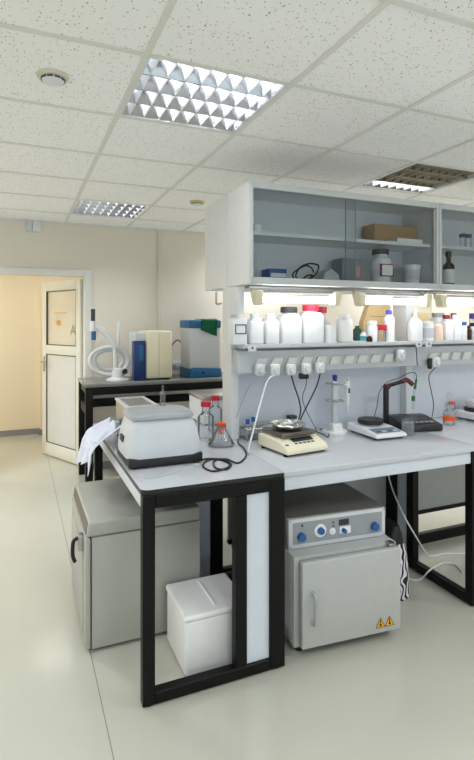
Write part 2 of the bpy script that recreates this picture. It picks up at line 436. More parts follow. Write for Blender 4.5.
# end table across the island head
et = thing('end_table', 'narrow end table with pale top, black steel frame and white infill strip', 'table', (0, 0, 0))
X0, X1, YE = .446, 1.078, 3.44
def rounded(x0, x1, y0, y1, r, corners):
    pts = []
    for (cx, cy, a0, k) in ((x0+r, y0+r, PI, 0), (x1-r, y0+r, 1.5*PI, 1), (x1-r, y1-r, 0, 2), (x0+r, y1-r, .5*PI, 3)):
        if k in corners: pts += [(cx+r*math.cos(a0+PI/2*q/6), cy+r*math.sin(a0+PI/2*q/6)) for q in range(7)]
        else: pts.append(((x0, y0), (x1, y0), (x1, y1), (x0, y1))[k])
    return pts
wt = MB().prism(rounded(X0, X1, YW, YE, .035, (0, 3)), 'z', T-.002, T).build('worktop', M_top, et)
MB().prism(rounded(X0, X1, YW, YE, .035, (0, 3)), 'z', T-BT, T-.0022).build('edge_band', M_edge, wt)
end_frame(et, 'x', X0+.002, X1, YW-.011)
end_frame(et, 'x', X0+.006, X1, YE-.06)
MB().box(X1-.05, X1-.01, YW+.057, YE-.06, .012, .072, .003).build('bottom_rail', M_black, et)
mf_ = MB(); yk = 2.73
mf_.box(X1-.072, X1, yk, yk+.045, .005, T-BT, .003, 1); mf_.box(X1-.235, X1-.182, yk, yk+.045, .05, T-BT-.052, .003, 1)
mf_.box(X0+.052, X1-.072, yk, yk+.045, T-BT-.052, T-BT, .003, 1); mf_.box(X1-.235, X1-.072, yk, yk+.045, .005, .052, .003, 1)
mf_ = mf_.build('middle_frame', M_black, et)
MB().box(X1-.182, X1-.072, yk+.016, yk+.028, .052, T-BT-.052).build('infill_strip', M_panel, mf_)
MB().box(X0+.012, X0+.03, YW+.057, YE-.06, T-BT-.07, T-BT, .002).build('apron', M_panel, et)
def bench(x0, x1, label, y0=YW, y1=2.745, flipped=False, left=True):
    t = thing('lab_bench', label, 'lab bench')
    MB().box(x0, x1, y0, y1, T-BT, T, .003).build('worktop', M_top, t)
    ya, yb = (y0+.012, y1) if not flipped else (y0, y1-.012)
    fy = y0+.02 if not flipped else y1-.038
    MB().box(x0, x1-.05, fy, fy+.018, T-BT-.068, T-BT, .002).build('apron', M_panel, t)
    if left: end_frame(t, 'y', ya, yb, x0+.003, flipped, leg=.13, strip=.10, mid=.06)
    end_frame(t, 'y', ya, yb, x1-.048, flipped, leg=.13, strip=.10, mid=.06)
    yr = y1-.05 if not flipped else y0+.01
    MB().box(x0+.001, x1-.048, yr, yr+.04, .012, .08, .003).build('bottom_rail', M_black, t)
    MB().box(x0+.048, x1-.048, yr+.01, yr+.028, .24, T-BT-.002, .002).build('back_panel', M_greypanel, t)
    MB().box(x0+.048, x1-.048, yr+.003, yr+.037, .215, .24, .002).build('panel_rail', M_black, t)
    return t
bench(X1+.003, 2.262, 'pale-topped island bench over the grey oven, carrying the balances', left=False)
bench(2.265, 3.47, 'pale-topped island bench running out of the picture, beside white cables', left=False)
bench(X1+.003, 2.262, 'rear island bench behind the pale splash panel', 2.755, YE, True, False)
# ------------------------------------------------------------------ reagent rack
PX = [1.10, 2.345, 3.60]
SH = 1.389; CB = 1.713; CT = 2.246
rk = thing('reagent_rack', 'white reagent rack with bottle shelf and socket rail above the bench', 'shelf rack', (PX[0], 2.73, T))
def loc(mb_box): return mb_box
O = Vector((PX[0], 2.73, T))
def rbox(mb, x0, x1, y0, y1, z0, z1, bev=.002): return mb.box(x0-O.x, x1-O.x, y0-O.y, y1-O.y, z0-O.z, z1-O.z, bev, 1)
for x in PX:
    po = MB(); rbox(po, x, x+.05, 2.665, 2.795, T, CB); po.build('post', M_whitemetal, rk)
for k in range(2):
    pn = MB(); rbox(pn, PX[k]+.05, PX[k+1], 2.72, 2.74, T+.002, 1.30, .001); pn.build('splash_panel', M_panel, rk)
    s = MB(); rbox(s, PX[k]+.035 if k == 0 else PX[k]+.027, PX[k+1]+.023, 2.555, 2.665, SH-.02, SH, .002); so = s.build('bottle_shelf', M_white, rk)
    s = MB(); rbox(s, PX[k]+.035 if k == 0 else PX[k]+.027, PX[k+1]+.023, 2.795, 2.91, SH-.02, SH, .002); s.build('rear_shelf', M_white, rk)
    lp = MB(); rbox(lp, PX[k]+.035 if k == 0 else PX[k]+.027, PX[k+1]+.023, 2.545, 2.554, SH-.013, SH+.004, .001); lp.build('shelf_lip', M_lightgrey, so)
    ch = MB()
    xa, xb = (PX[k]+.01 if k == 0 else PX[k]+.03), PX[k+1]+.02
    ch.prism([(2.60-O.y, 1.352-O.z), (2.664-O.y, 1.366-O.z), (2.664-O.y, 1.232-O.z), (2.588-O.y, 1.232-O.z)], 'x', xa-O.x, xb-O.x)
    ch.build('socket_rail', mat('rail_grey', (196, 199, 205), .4), rk)
    for q in range(11):
        x = PX[k]+.148+.098*q
        so = MB()
        so.prism([(x-.042-O.x, 1.262-O.z), (x+.026-O.x, 1.262-O.z), (x+.042-O.x, 1.312-O.z), (x-.020-O.x, 1.312-O.z)], 'y', 2.578-O.y, 2.597-O.y, .004)
        so.build('socket', mat('socket_grey', (218, 219, 216), .45), rk)
    st = MB(); rbox(st, PX[k]+.05, PX[k+1], 2.53, 2.59, CB-.016, CB-.001); st.build('lamp_rail', M_steel, rk)
for k, x in enumerate((PX[0]+.05, PX[1]-.03, PX[1]+.05)):
    br = MB(); rbox(br, x, x+.05, 2.541, 2.545, SH-.034, SH-.006, .001); bo = br.build('bracket_plate', M_white, rk)
    s = MB(); s.cyl((x+.025-O.x, 2.541-O.y, SH-.016-O.z), (x+.025-O.x, 2.538-O.y, SH-.016-O.z), .006); s.build('screw', M_darkgrey, bo)
br = MB(); rbox(br, PX[0], PX[0]+.04, 2.57, 2.664, CB-.16, CB-.002); bo = br.build('top_bracket', M_whitemetal, rk)
for x in PX[1:2]:
    br = MB(); rbox(br, x-.005, x+.055, 2.55, 2.664, CB-.05, CB-.002); bo = br.build('top_bracket', M_whitemetal, rk)
bp = MB(); bp.tube([(0, .09, .77), (0, .16, .77), (0, .168, .80), (0, .168, .845)], .006, smooth=3); bp.build('hanging_bar', M_steel, rk)
# ------------------------------------------------------------------ wall cabinets on the rack
def cabinet(x0, x1, y0, y1, label, front=True):
    t = thing('glazed_cabinet' if front else 'rear_cabinet', label, 'cabinet', (x0, y0, CB))
    W, D, Hh = x1-x0, y1-y0, CT-CB
    b = MB(); b.box(0, .02, 0, D, 0, Hh, .002, 1); b.box(W-.02, W, 0, D, 0, Hh, .002, 1)
    b.box(.02, W-.02, 0, D, 0, .02); b.box(.02, W-.02, 0, D, Hh-.02, Hh); b.box(.02, W-.02, D-.012, D, .02, Hh-.02)
    b.build('carcass', M_white, t)
    if not front:
        for k in range(2): MB().box(.005+k*W/2, W/2*(k+1)-.005, D, D+.018, .005, Hh-.005, .002, 1).build('door', M_white, t)
        return t
    MB().box(.021, W-.021, .04, D-.013, .265, .283).build('shelf', M_white, t)
    f = MB(); f.box(.012, W-.012, -.012, .03, Hh-.035, Hh-.001, .002, 1); f.box(.012, W-.012, -.012, .03, .001, .036, .002, 1)
    f.box(0, .018, -.012, .0, 0, Hh, .001, 1); f.box(W-.018, W, -.012, 0, 0, Hh, .001, 1)
    f.build('frame', mat('frame_aluminium', (206, 209, 212), .35), t)
    for k, (a, bx_, y) in enumerate(((.02, W/2+.03, .0), (W/2-.03, W-.02, .014))):
        g = MB().box(a, bx_, y, y+.005, .037, Hh-.036).build('sliding_pane', M_cabglass, t)
        e = MB(); xx = bx_-.003 if k == 0 else a; e.box(xx, xx+.003, y-.0006, y+.0056, .037, Hh-.036); e.build('pane_edge', mat('glass_edge', (150, 168, 166), .2), g)
    return t
cabinet(1.102, 2.374, 2.42, 2.725, 'long white wall cabinet with sliding glass and a cardboard box inside')
cabinet(2.378, 3.65, 2.42, 2.725, 'white glazed cabinet at the picture edge holding a brown bottle')
cabinet(1.102, 2.374, 2.735, 3.105, 'closed white cabinet behind the glazed one, back to back', False)
# lamps under the cabinets
def shelf_lamp(u0, u1, label):
    a, b_ = on_y(u0, 298, 2.48), on_y(u1, 298, 2.48)
    L = b_.x-a.x
    t = thing('mounted_tube_lamp', label, 'lamp', (a.x, 2.48, 1.606), 0, 'tube lamps under the cabinets')
    MB().box(.045, L-.045, .0, .045, .066, .08, .003).build('body', mat('lamp_body_grey', (112, 114, 117), .5), t)
    for s in (0, L-.055):
        MB().prism([(s+(.02 if s == 0 else 0), 0), (s+(.055 if s == 0 else .035), 0), (s+.055, .08), (s, .08)], 'y', -.02, .05, .010, 3).build('end_cap', M_lampcap, t)
    MB().cyl((.05, .0, .032), (L-.05, .0, .032), .0175).build('tube', M_tube, t)
    ar = MB()
    for s in (.02, L-.03): ar.box(s, s+.012, .055, .067, .055, .091); ar.box(s, s+.012, .045, .056, .055, .065)
    ar.build('clip', M_steel, t)
shelf_lamp(253, 341, 'lit tube lamp under the cabinet, over the red-capped bottles')
shelf_lamp(356.5, 431, 'lit tube lamp under the cabinet, over the blue-capped bottle')
shelf_lamp(439, 500, 'lit tube lamp at the picture edge, under the brown bottle cabinet')
# ------------------------------------------------------------------ bottles on the shelf
def S(u, y=2.61): return on_y(u, 343, y).x
def wpx(u0, u1, y=2.61): return S(u1, y)-S(u0, y)
def top_z(u, v, y=2.61): return on_y(u, v, y).z-SH
def square_bottle(u0, u1, vt, label, y=2.61, cap=None, rib=False, name='square_bottle', m=None, label_sticker=False, z=SH, neck=.6, group='plastic bottles on the rack shelf'):
    w = wpx(u0, u1, y)*.93; x = (S(u0, y)+S(u1, y))/2; h = top_z((u0+u1)/2, vt, y)
    t = thing(name, label, 'bottle', (x, y, z+.001), 0, group)
    m = m or M_bottle; d = min(w, .095); hb = h*.80 if cap else h*.84
    b = MB(); b.box(-w/2, w/2, -d/2, d/2, 0, hb*.92, .012, 3)
    b.prism([(-w/2+.008, hb*.915), (w/2-.008, hb*.915), (w*neck/2, hb), (-w*neck/2, hb)], 'y', -d/2+.008, d/2-.008, .004)
    r = min(w*neck/2, d/2-.006); nh = h-hb
    b.lathe([(r*.92, hb-.002), (r*.92, hb+nh*(.3 if cap else 1))], seg=24)
    if not cap: b.lathe([(r, hb+nh*.35), (r, h)], seg=24)
    b.build('body', m, t)
    if cap:
        r2 = r*1.12
        c = MB(); c.lathe([(r2, hb+nh*.2), (r2, h-.003), (r2-.003, h)], seg=24)
        if rib:
            for k in range(18):
                a = 2*PI*k/18; c.box(r2-.001, r2+.0025, -.002, .002, hb+nh*.22, h-.004, mtx=Matrix.Rotation(a, 4, 'Z'))
        c.build('cap', cap, t)
    if label_sticker:
        MB().box(-w*.32, w*.32, -d/2-.0012, -d/2+.001, hb*.3, hb*.75).build('label_sticker', M_paper, t)
    return t
def round_bottle(u0, u1, vt, label, y=2.61, cap=None, m=None, name='round_bottle', band=None, shoulder=.75, neck=.45, caph=.18, z=SH, group='plastic bottles on the rack shelf', cat='bottle', sticker=None):
    r = wpx(u0, u1, y)/2*.95; x = (S(u0, y)+S(u1, y))/2; h = on_y((u0+u1)/2, vt, y).z-z
    return bottle_at(name, label, cat, (x, y, z+.001), r, h, cap, m or M_bottle, band, shoulder, neck, caph, group, sticker)
def bottle_at(name, label, cat, p, r, h, cap, m, band=None, shoulder=.75, neck=.45, caph=.18, group=None, sticker=None):
    t = thing(name, label, cat, p, 0, group)
    hs = h*shoulder; hc = h*(1-caph) if cap else h
    MB().lathe([(r*.9, 0), (r, .004), (r, hs*.96), (r*.93, hs), (r*neck, min(hs+(r*(1-neck))*.9, hc-.002)), (r*neck, hc)], seg=28).build('body', m, t)
    if cap:
        c = r*neck*1.25
        MB().lathe([(c, hc-.001), (c, h-.003), (c-.003, h)], seg=24).build('cap', cap, t)
    if band: MB().lathe([(r+.0008, hs*.35), (r+.0008, hs*.75)], seg=28, cap=False).build('band', band, t)
    if sticker: MB().lathe([(r+.0008, hs*.2), (r+.0008, hs*.8)], seg=28, cap=False).build('label_sticker', sticker, t)
    return t
# framed tag box at the left end
t = thing('label_holder', 'white plastic box with a dark framed tag at the shelf end', 'box', ((S(229)+S(245))/2, 2.61, SH+.001))
w = wpx(229, 245)*.9
MB().box(-w/2, w/2, -.045, .045, 0, .145, .006).build('box', M_bottle, t)
f = MB(); z0, z1 = .058, .112
for a in ((-w*.36, w*.42, z0, z0+.006), (-w*.36, w*.42, z1-.006, z1), (-w*.36, -w*.36+.006, z0, z1), (w*.42-.006, w*.42, z0, z1)): f.box(a[0], a[1], -.048, -.044, a[2], a[3])
f.build('tag_frame', mat('bronze_frame', (112, 100, 92), .5), t)
square_bottle(247, 261.5, 314, 'uncapped white square bottle beside the framed tag box')
square_bottle(262.5, 277, 314, 'uncapped white square bottle beside the black-capped bottle')
square_bottle(278.5, 299, 307, 'large white bottle with black ribbed cap', cap=M_darkgrey, rib=True, neck=.72)
square_bottle(300, 321, 305, 'large white bottle with pinkish red ribbed cap', cap=M_pinkred, rib=True, neck=.74)
round_bottle(314, 329, 307, 'pale bottle with red cap behind the white cup', y=2.83, cap=M_red, m=mat('translucent_plastic', (206, 212, 220), .3), neck=.5, shoulder=.55)
r = wpx(323, 335)/2
t = thing('plastic_cup', 'white plastic beaker next to the red-capped bottle', 'beaker', (S(329), 2.60, SH+.001))
MB().lathe([(r*.85, 0), (r*.9, .09), (r*1.0, .105), (r*.92, .105), (r*.8, .006), (0, .006)], seg=24, cap=False).build('body', M_bottle, t)
t = thing('white_dish', 'flat white dish under the round printed bottle', 'dish', (S(344), 2.605, SH+.001))
MB().lathe([(.036, 0), (.04, .016), (.037, .016), (.033, .004), (0, .004)], seg=28, cap=False).build('body', M_bottle, t)
round_bottle(337, 351.5, 314.5, 'round white bottle with faint print on a flat dish', y=2.605, z=SH+.006, shoulder=.8, neck=.6, sticker=M_paper)
def jar(u0, u1, vt, label, m, cap, y=2.61, name='small_jar', cat='jar', **k):
    return round_bottle(u0, u1, vt, label, y=y, m=m, cap=cap, name=name, cat=cat, group='small jars on the rack shelf', **k)
jar(353.5, 361, 326, 'small dark green flask behind the teal vial', mat('dark_green_glass', (50, 96, 86), .2), None, y=2.83, neck=.5)
jar(360.5, 366, 332, 'tiny white vial with teal label', M_bottle, None, y=2.585, neck=.6, sticker=M_teal)
jar(367, 376.5, 321, 'white jar left of the red-lidded vial', M_bottle, M_bottle, y=2.60, neck=.7)
jar(367, 372, 336, 'tiny brown vial at the shelf edge before the white jar', M_brown, None, y=2.567, neck=.6)
jar(378, 385.5, 325, 'clear vial with wide red lid', M_glassware, M_red, y=2.60, neck=.95, caph=.3)
round_bottle(384.5, 393.5, 310.5, 'tall white bottle with bright blue cap', cap=mat('bright_blue_cap', (60, 80, 210), .4), shoulder=.78, neck=.45, caph=.13)
round_bottle(409, 421, 309.5, 'tall white wash bottle beside the rack post', shoulder=.62, neck=.28)
round_bottle(423, 432.5, 321, 'white jar with a blue-grey printed label', cap=M_bottle, shoulder=.8, neck=.75, sticker=mat('printed_label', (206, 212, 224), .6))
round_bottle(433, 441.5, 323, 'peach plastic bottle between white bottles', m=M_peach, y=2.60, neck=.6, shoulder=.85)
square_bottle(442, 450.5, 315, 'white square bottle just right of the peach one', y=2.62, neck=.6, cap=mat('maroon_cap', (130, 30, 50), .4))
square_bottle(451, 459, 315, 'white square bottle just left of the clear stoppered flask', y=2.62, neck=.6)
square_bottle(432, 444, 313, 'white bottle with grey flat cap behind the peach one', y=2.83, cap=M_greyplastic, neck=.75)
# clear flasks at the right end
def shelf_flask(u, capm, label, y=2.84):
    t = thing('conical_flask', label, 'flask', (S(u, y), y, SH+.001), 0, 'stoppered flasks on the rear shelf')
    MB().lathe([(.055, 0), (.057, .006), (.02, .11), (.018, .15), (.0165, .15), (.018, .11), (.054, .007), (0, .005)], seg=28, cap=False).build('body', M_glassware, t)
    MB().lathe([(.021, .146), (.021, .185), (.018, .188)], seg=20).build('stopper', capm, t)
shelf_flask(453.5, mat('wine_red_cap', (150, 40, 70), .4), 'clear conical flask with wine red stopper')
shelf_flask(472, M_purple, 'clear conical flask with purple stopper')
jar(460, 466, 322, 'small white vial with blue lid near the picture edge', M_bottle, M_blue, y=2.60, neck=.7)
jar(466.5, 471, 326, 'small dark amber vial near the picture edge', M_brown, None, y=2.60, neck=.6)
jar(471, 479, 323, 'white jar with black lid cut by the picture edge', M_bottle, M_blackplastic, y=2.61, neck=.8)
# cardboard behind the shelf
def kraft(u0, u1, vt, y, lab, h0=.004, d=.05):
    a, b_ = S(u0, y), S(u1, y); z = on_y((u0+u1)/2, vt, y).z-SH
    t = thing('cardboard_box', lab, 'box', ((a+b_)/2, y, SH+.001)); w = b_-a
    MB().prism([(-w/2, 0), (w/2, 0), (w/2, z), (-w/2+w*.22, z), (-w/2, z*.5)], 'y', -d/2, d/2, .002, 1).build('body', M_kraft, t)
    MB().box(-w*.26, w/2-.002, -d/2-.002, -d/2+.002, z*.66, z*.68).build('flap_edge', M_carton, t)
kraft(361, 388, 305, 2.85, 'slanted kraft cardboard folder behind the small jars')
t = thing('file_box', 'cream file box standing on the rear shelf behind the tube lamp', 'box', (S(418, 2.85), 2.85, SH+.001))
MB().box(-.07, .07, -.04, .04, 0, .19, .003).build('body', mat('beige_board', (224, 204, 160), .7), t)
MB().box(-.03, .04, -.042, -.039, .06, .13, 0).build('label_sticker', M_paper, t)
# ------------------------------------------------------------------ contents of the cabinets
ZL, ZU = CB+.0205, CB+.2835
def cx(u, y): return on_y(u, 270, y).x
def inside(name, lab, cat, u, y, z): return thing(name, lab, cat, (cx(u, y), y, z))
t = inside('blue_carton', 'low blue box lying in the lower left of the glazed cabinet', 'box', 274, 2.56, ZL)
MB().box(-.055, .055, -.05, .05, 0, .075, .004).build('body', M_blue, t); MB().box(-.045, .05, -.052, -.045, .028, .05).build('label_sticker', M_paper, t)
t = inside('tube_rack', 'white strip of tube caps standing upright by the cabinet side', 'tube strip', 257, 2.53, ZL)
s = MB(); s.box(-.012, .012, -.012, .012, 0, .012, .002); s.cyl((0, 0, .01), (.006, 0, .15), .004); s.build('strip', M_white, t)
c = MB()
for k in range(8): c.lathe([(.006, 0), (.006, .009)], .002+.0005*k, -.005, .022+.016*k, seg=10)
c.build('cap', M_bottle, t)
t = inside('small_carton', 'tiny white carton on the upper cabinet shelf at its left end', 'box', 255.5, 2.56, ZU)
MB().box(-.022, .022, -.03, .03, 0, .05, .003).build('body', M_paper, t)
cb = MB()
random.seed(3); pts = []
for k in range(30):
    a = k*.62; g = .6+.4*math.sin(k*.37); pts.append((.085*math.cos(a)*g, .045*math.sin(a), .012+.055*g*(1+math.sin(k*.62+.8))+.004*(k % 3)))
cb.tube(pts, .005, 6, 4)
tag(cb.build('power_cable', M_rubber), 'tangled black cable heaped on the lower cabinet shelf', 'cable', None, (cx(306, 2.56), 2.56, ZL))
t = inside('white_packet', 'crumpled white packet lying right of the tangled cable', 'packet', 326, 2.58, ZL)
MB().prism([(-.06, 0), (.075, 0), (.06, .06), (.01, .095), (-.04, .07)], 'y', -.05, .05, .01, 2).build('body', mat('packet_film', (200, 204, 206), .5), t)
t = inside('grey_instrument_box', 'grey box at the centre of the lower cabinet shelf behind the pane joint', 'box', 347, 2.62, ZL)
MB().box(-.07, .07, -.05, .05, 0, .165, .006).build('body', mat('dull_grey_box', (140, 146, 150), .6), t)
MB().box(.03, .06, -.052, -.049, .05, .12).build('label_sticker', mat('pinkish_label', (210, 160, 160), .6), t)
t = inside('cardboard_box', 'brown cardboard box on the upper cabinet shelf', 'box', 390, 2.63, ZU)
w = cx(412, 2.58)-cx(369, 2.58)
MB().box(-w/2, w/2, -.06, .06, 0, .125, .003).build('body', M_carton, t); MB().box(-w/2+.001, w/2-.001, -.007, .007, .1252, .1262).build('tape', M_kraft, t)
t = inside('paper_stack', 'stack of white papers in front of the brown cardboard box', 'papers', 405, 2.51, ZU)
s = MB()
for k in range(5): s.box(-.10+.004*(k % 2), .10-.003*(k % 3), -.045, .045, .005*k, .005*k+.0045)
s.build('sheets', M_paper, t)
p = (cx(380.5, 2.55), 2.55, ZL)
t = bottle_at('reagent_tub', 'white tub with black lid and red-framed label inside the cabinet', 'tub', p, .062, .225, M_darkgrey, M_bottle, None, .72, .66, .14)
MB().box(-.046, .046, -.0645, -.055, .055, .13).build('label_border', mat('dark_red_print', (140, 40, 46), .6), t); MB().box(-.040, .040, -.0652, -.06, .061, .124).build('label_sticker', M_paper, t)
t = inside('white_bucket', 'small white lidded bucket near the right end of the lower cabinet shelf', 'bucket', 411.5, 2.55, ZL)
MB().lathe([(.044, 0), (.053, .125)], seg=28).build('body', M_bottle, t); MB().lathe([(.057, .122), (.057, .136), (.053, .138)], seg=28).build('lid', M_bottle, t)
MB().lathe([(.0478, .045), (.053, .105)], seg=28, cap=False).build('label_sticker', mat('faint_label', (214, 216, 216), .6), t)
bottle_at('amber_bottle', 'brown glass bottle with white label in the right cabinet', 'bottle', (cx(448.5, 2.50), 2.50, ZL), .036, .235, M_blackplastic, M_brown, None, .62, .42, .14, None, M_paper)
for k, u in enumerate((462.5, 468.5)):
    t = inside('centrifuge_tube', 'clear tube with dark blue cap, %s of two in the right cabinet' % ('left one' if k == 0 else 'right one'), 'tube', u, 2.52, ZU+.004)
    t['group'] = 'blue-capped tubes in the right cabinet'
    MB().lathe([(.014, 0), (.017, .01), (.017, .075)], seg=16).build('body', M_glassware, t); MB().lathe([(.02, .07), (.02, .092)], seg=16).build('cap', M_darkblue, t)
t = inside('paper_sheets', 'few white sheets on the upper shelf under the blue-capped tubes', 'papers', 462, 2.52, ZU)
MB().box(-.09, .09, -.05, .05, 0, .0035).build('sheets', M_paper, t)
# ------------------------------------------------------------------ plugs and cables of the socket rail
def plug(u, v, m, label, cable=None, cm=None, r=.0032, body=None):
    p = on_y(u, v, 2.555)
    t = thing('power_plug', label, 'plug', (p.x, 2.577, p.z), 0, 'plugs in the socket rail')
    MB().box(-.028, .028, -.035, .0, -.034, .03, .010, 3).build('body', m, t)
    MB().lathe([(.02, 0), (.016, .012)], seg=16, mtx=Matrix.Translation((0, -.034, 0)) @ Matrix.Rotation(PI/2, 4, 'X')).build('grip', m, t)
    if cable:
        pts = [(0, -.025, -.03)]+[Vector(q)-Vector((p.x, 2.577, p.z)) for q in cable]
        MB().tube(pts, r, 8, 6).build('cable', cm, t)
    return t
zt = T+.005
plug(260, 369.5, M_lightgrey, 'first plug of the left row, with a thin grey cable', [on_y(250, 385, 2.58), on_y(242, 402, 2.64), on_y(236, 418, 2.66)], M_greyplastic, .0022)
plug(275, 369.5, M_white, 'second plug of the left row, with a thick white cable', [on_y(268, 380, 2.52), on_y(262, 398, 2.48), on_y(253, 432, 2.42), on_z(248.5, 449, zt+.006), on_z(250, 453, zt+.004)], M_white, .005)
plug(291, 369.5, M_white, 'third plug of the left row, with a black cable', [on_y(294, 385, 2.55), on_y(299, 400, 2.54), on_y(300.5, 412, 2.53), on_y(297.5, 423, 2.52)], M_rubber, .0042)
plug(306.5, 368.5, M_white, 'fourth plug of the left row, beside a black adapter', [on_y(306, 385, 2.57), on_y(303, 402, 2.6), on_z(317, 431, zt)], M_rubber, .0022)
plug(320, 367.5, M_white, 'fifth plug of the left row, with a slanting black cable', [on_y(317, 385, 2.55), on_y(309, 402, 2.54), on_y(302, 416, 2.53), on_y(299.5, 423, 2.52)], M_rubber, .0042)
p = on_y(303, 375.5, 2.57)
t = thing('black_adapter', 'black plug adapter just under the fourth white plug', 'plug', (p.x, 2.577, p.z-.006))
MB().box(-.027, .027, -.03, .0, -.012, .02, .005).build('body', M_blackplastic, t)
plug(401, 354.5, M_white, 'lone white plug near the rack post')
t = plug(436, 362, M_white, 'white round-faced plug on a black base, right of the post', [on_y(429, 376, 2.56), on_y(431, 390, 2.6), on_y(433.5, 405, 2.64), on_z(431, 420, zt), on_z(427, 420.5, zt)], mat('brown_cable', (84, 66, 60), .5), .003)
MB().box(-.055, -.0285, -.02, 0, -.045, .025, .006).build('black_base', M_blackplastic, t)
pts = [on_z(309, 429, zt), on_z(322, 434, zt), on_z(328, 437, zt), on_z(328, 432, zt), on_z(320, 429, zt)]
o = MB().tube(pts, .003, 8, 6).build('power_cable', M_rubber); tag(o, 'black cable looping on the bench right of the cream balance', 'cable')
# ------------------------------------------------------------------ bench instruments
def keypad(parent, pts, m, name='button', r=.005):
    for q in pts: MB().box(q[0]-r*1.4, q[0]+r*1.4, q[1]-r*.6, q[1]+r*.6, q[2], q[2]+.002, .0006, 1).build(name, m, parent)
t = thing('balance', 'cream laboratory balance with a foil-lined dish on its steel plate', 'balance', (1.312, 2.34, T), 7)
W = .128
b = MB(); b.prism([(-.135, .012), (.135, .012), (.135, .074), (-.035, .074), (-.118, .046), (-.135, .034)], 'x', -W, W, .008, 3); b.build('housing', M_cream, t)
b = MB(); b.box(-W+.012, W-.012, -.12, .125, .005, .014, .002); b.build('base', M_darkgrey, t)
for sx in (-1, 1):
    for sy in (-1, 1): MB().lathe([(.012, 0), (.012, .006)], sx*.115, sy*.10, 0).build('foot', M_rubber, t)
sl = math.atan2(.028, .083)
Mp = Matrix.Translation((0, -.0765, .0605)) @ Matrix.Rotation(sl, 4, 'X')
pn = MB().box(-.055, .075, -.004, .030, 0, .0025, .001, 1, mtx=Mp).build('display', M_lcd, t)
for k in range(5): MB().box(-.055+.026*k, -.037+.026*k, -.024, -.013, -.001, .0022, .001, 1, mtx=Mp).build('button', mat('dark_blue_button', (70, 84, 120), .5), t)
MB().box(-.115, -.095, -.028, -.016, -.001, .002, .001, 1, mtx=Mp).build('logo_badge', mat('badge_blue', (60, 70, 90), .5), t)
MB().lathe([(.03, .07), (.03, .082)], 0, .04, 0).build('pan_support', M_darkgrey, t)
MB().box(-.105, .105, -.055, .128, .080, .100, .003).build('weighing_plate', mat('plate_steel', (120, 114, 106), .35, metal=.8), t)
# foil dish
dp = thing('foil_dish', 'crumpled foil dish on the plate of the cream balance', 'dish', (1.302, 2.38, T+.101))
b = bmesh.new(); random.seed(11)
rings = []
for (r, z) in ((.001, .003), (.03, .002), (.06, .002), (.082, .012), (.092, .024), (.096, .025), (.088, .020), (.076, .010), (.055, .009), (.03, .013), (.001, .011)):
    rings.append([b.verts.new((r*(1+.05*random.uniform(-1, 1))*math.cos(2*PI*k/26), r*(1+.05*random.uniform(-1, 1))*math.sin(2*PI*k/26), max(.0005, z+(.006*random.uniform(-1, 1) if r > .04 else 0)+.004))) for k in range(26)])
for a, c in zip(rings, rings[1:]):
    for k in range(26): b.faces.new((a[k], a[(k+1) % 26], c[(k+1) % 26], c[k]))
bmesh.ops.recalc_face_normals(b, faces=b.faces)
mb = MB(); mb.add(b); mb.build('foil', mat('foil', (215, 214, 208), .22, metal=.9), dp, smooth=False)
mb = MB(); mb.prism([(-.03, -.01), (.035, -.016), (.04, .004), (-.02, .016)], 'z', .024, .032, .004, 2); mb.build('paper_scrap', M_paper, dp)
# pipette stand
t = thing('pipette_stand', 'white carousel pipette stand with blue knob and one pipette', 'pipette stand', (1.75, 2.605, T))
MB().lathe([(.076, 0), (.076, .008), (.068, .014), (.0, .016)], seg=36).build('base', M_white, t)
MB().prism([(-.045, .012), (.035, .012), (.015, .055), (-.03, .055)], 'x', -.035, .035, .008, 3).build('foot_block', M_white, t)
MB().box(-.018, .018, -.012, .018, .05, .31, .005).build('column', M_lightgrey, t)
for z in (.185, .285):
    b = MB(); b.lathe([(.028, z), (.028, z+.01)], seg=28)
    for k in range(6):
        a = PI/3*k+.2; c_ = Vector((math.cos(a), math.sin(a), 0)); b.cyl(c_*.025+Vector((0, 0, z+.005)), c_*.058+Vector((0, 0, z+.005)), .005)
    b.build('carousel', M_greyplastic, t)
MB().lathe([(.013, .305), (.015, .34), (.012, .343)], seg=20).build('knob', mat('royal_blue', (24, 42, 140), .4), t)
t2 = thing('pipette', 'white pipette hanging on the carousel stand', 'pipette', (1.75+.072, 2.574, T+.115))
MB().lathe([(.003, 0), (.005, .04), (.010, .05), (.012, .12), (.013, .19)], seg=16).build('barrel', M_bottle, t2)
MB().lathe([(.006, .19), (.006, .205), (.010, .206), (.010, .212)], seg=14).build('plunger', M_lightgrey, t2)
MB().box(-.005, .005, -.016, -.009, .12, .15, .001).build('display', M_darkgrey, t2)
MB().box(-.03, -.008, -.012, .004, .165, .175, .002).build('finger_hook', M_white, t2)
# hotplate balance with round black pan
t = thing('balance', 'white balance with round black pan and blue keypad', 'balance', (1.93, 2.45, T), -1)
b = MB(); b.prism([(-.15, .012), (.14, .012), (.14, .055), (-.02, .05), (-.135, .034), (-.15, .026)], 'x', -.105, .105, .008, 3); b.build('housing', M_white, t)
MB().box(-.09, .09, -.13, .125, .005, .014, .002).build('base', M_darkgrey, t)
for sx in (-1, 1):
    for sy in (-1, 1): MB().lathe([(.011, 0), (.011, .006)], sx*.08, sy*.11, 0).build('foot', M_rubber, t)
Mp = Matrix.Translation((0, -.078, .0435)) @ Matrix.Rotation(math.atan2(.016, .115), 4, 'X')
pn = MB().box(-.085, .085, -.045, .030, 0, .0022, .001, 1, mtx=Mp).build('keypad', mat('keypad_blue', (110, 128, 160), .4), t)
MB().box(-.05, .05, .002, .026, .002, .0035, .0005, 1, mtx=Mp).build('display', mat('lcd_grey', (120, 134, 130), .3), pn)
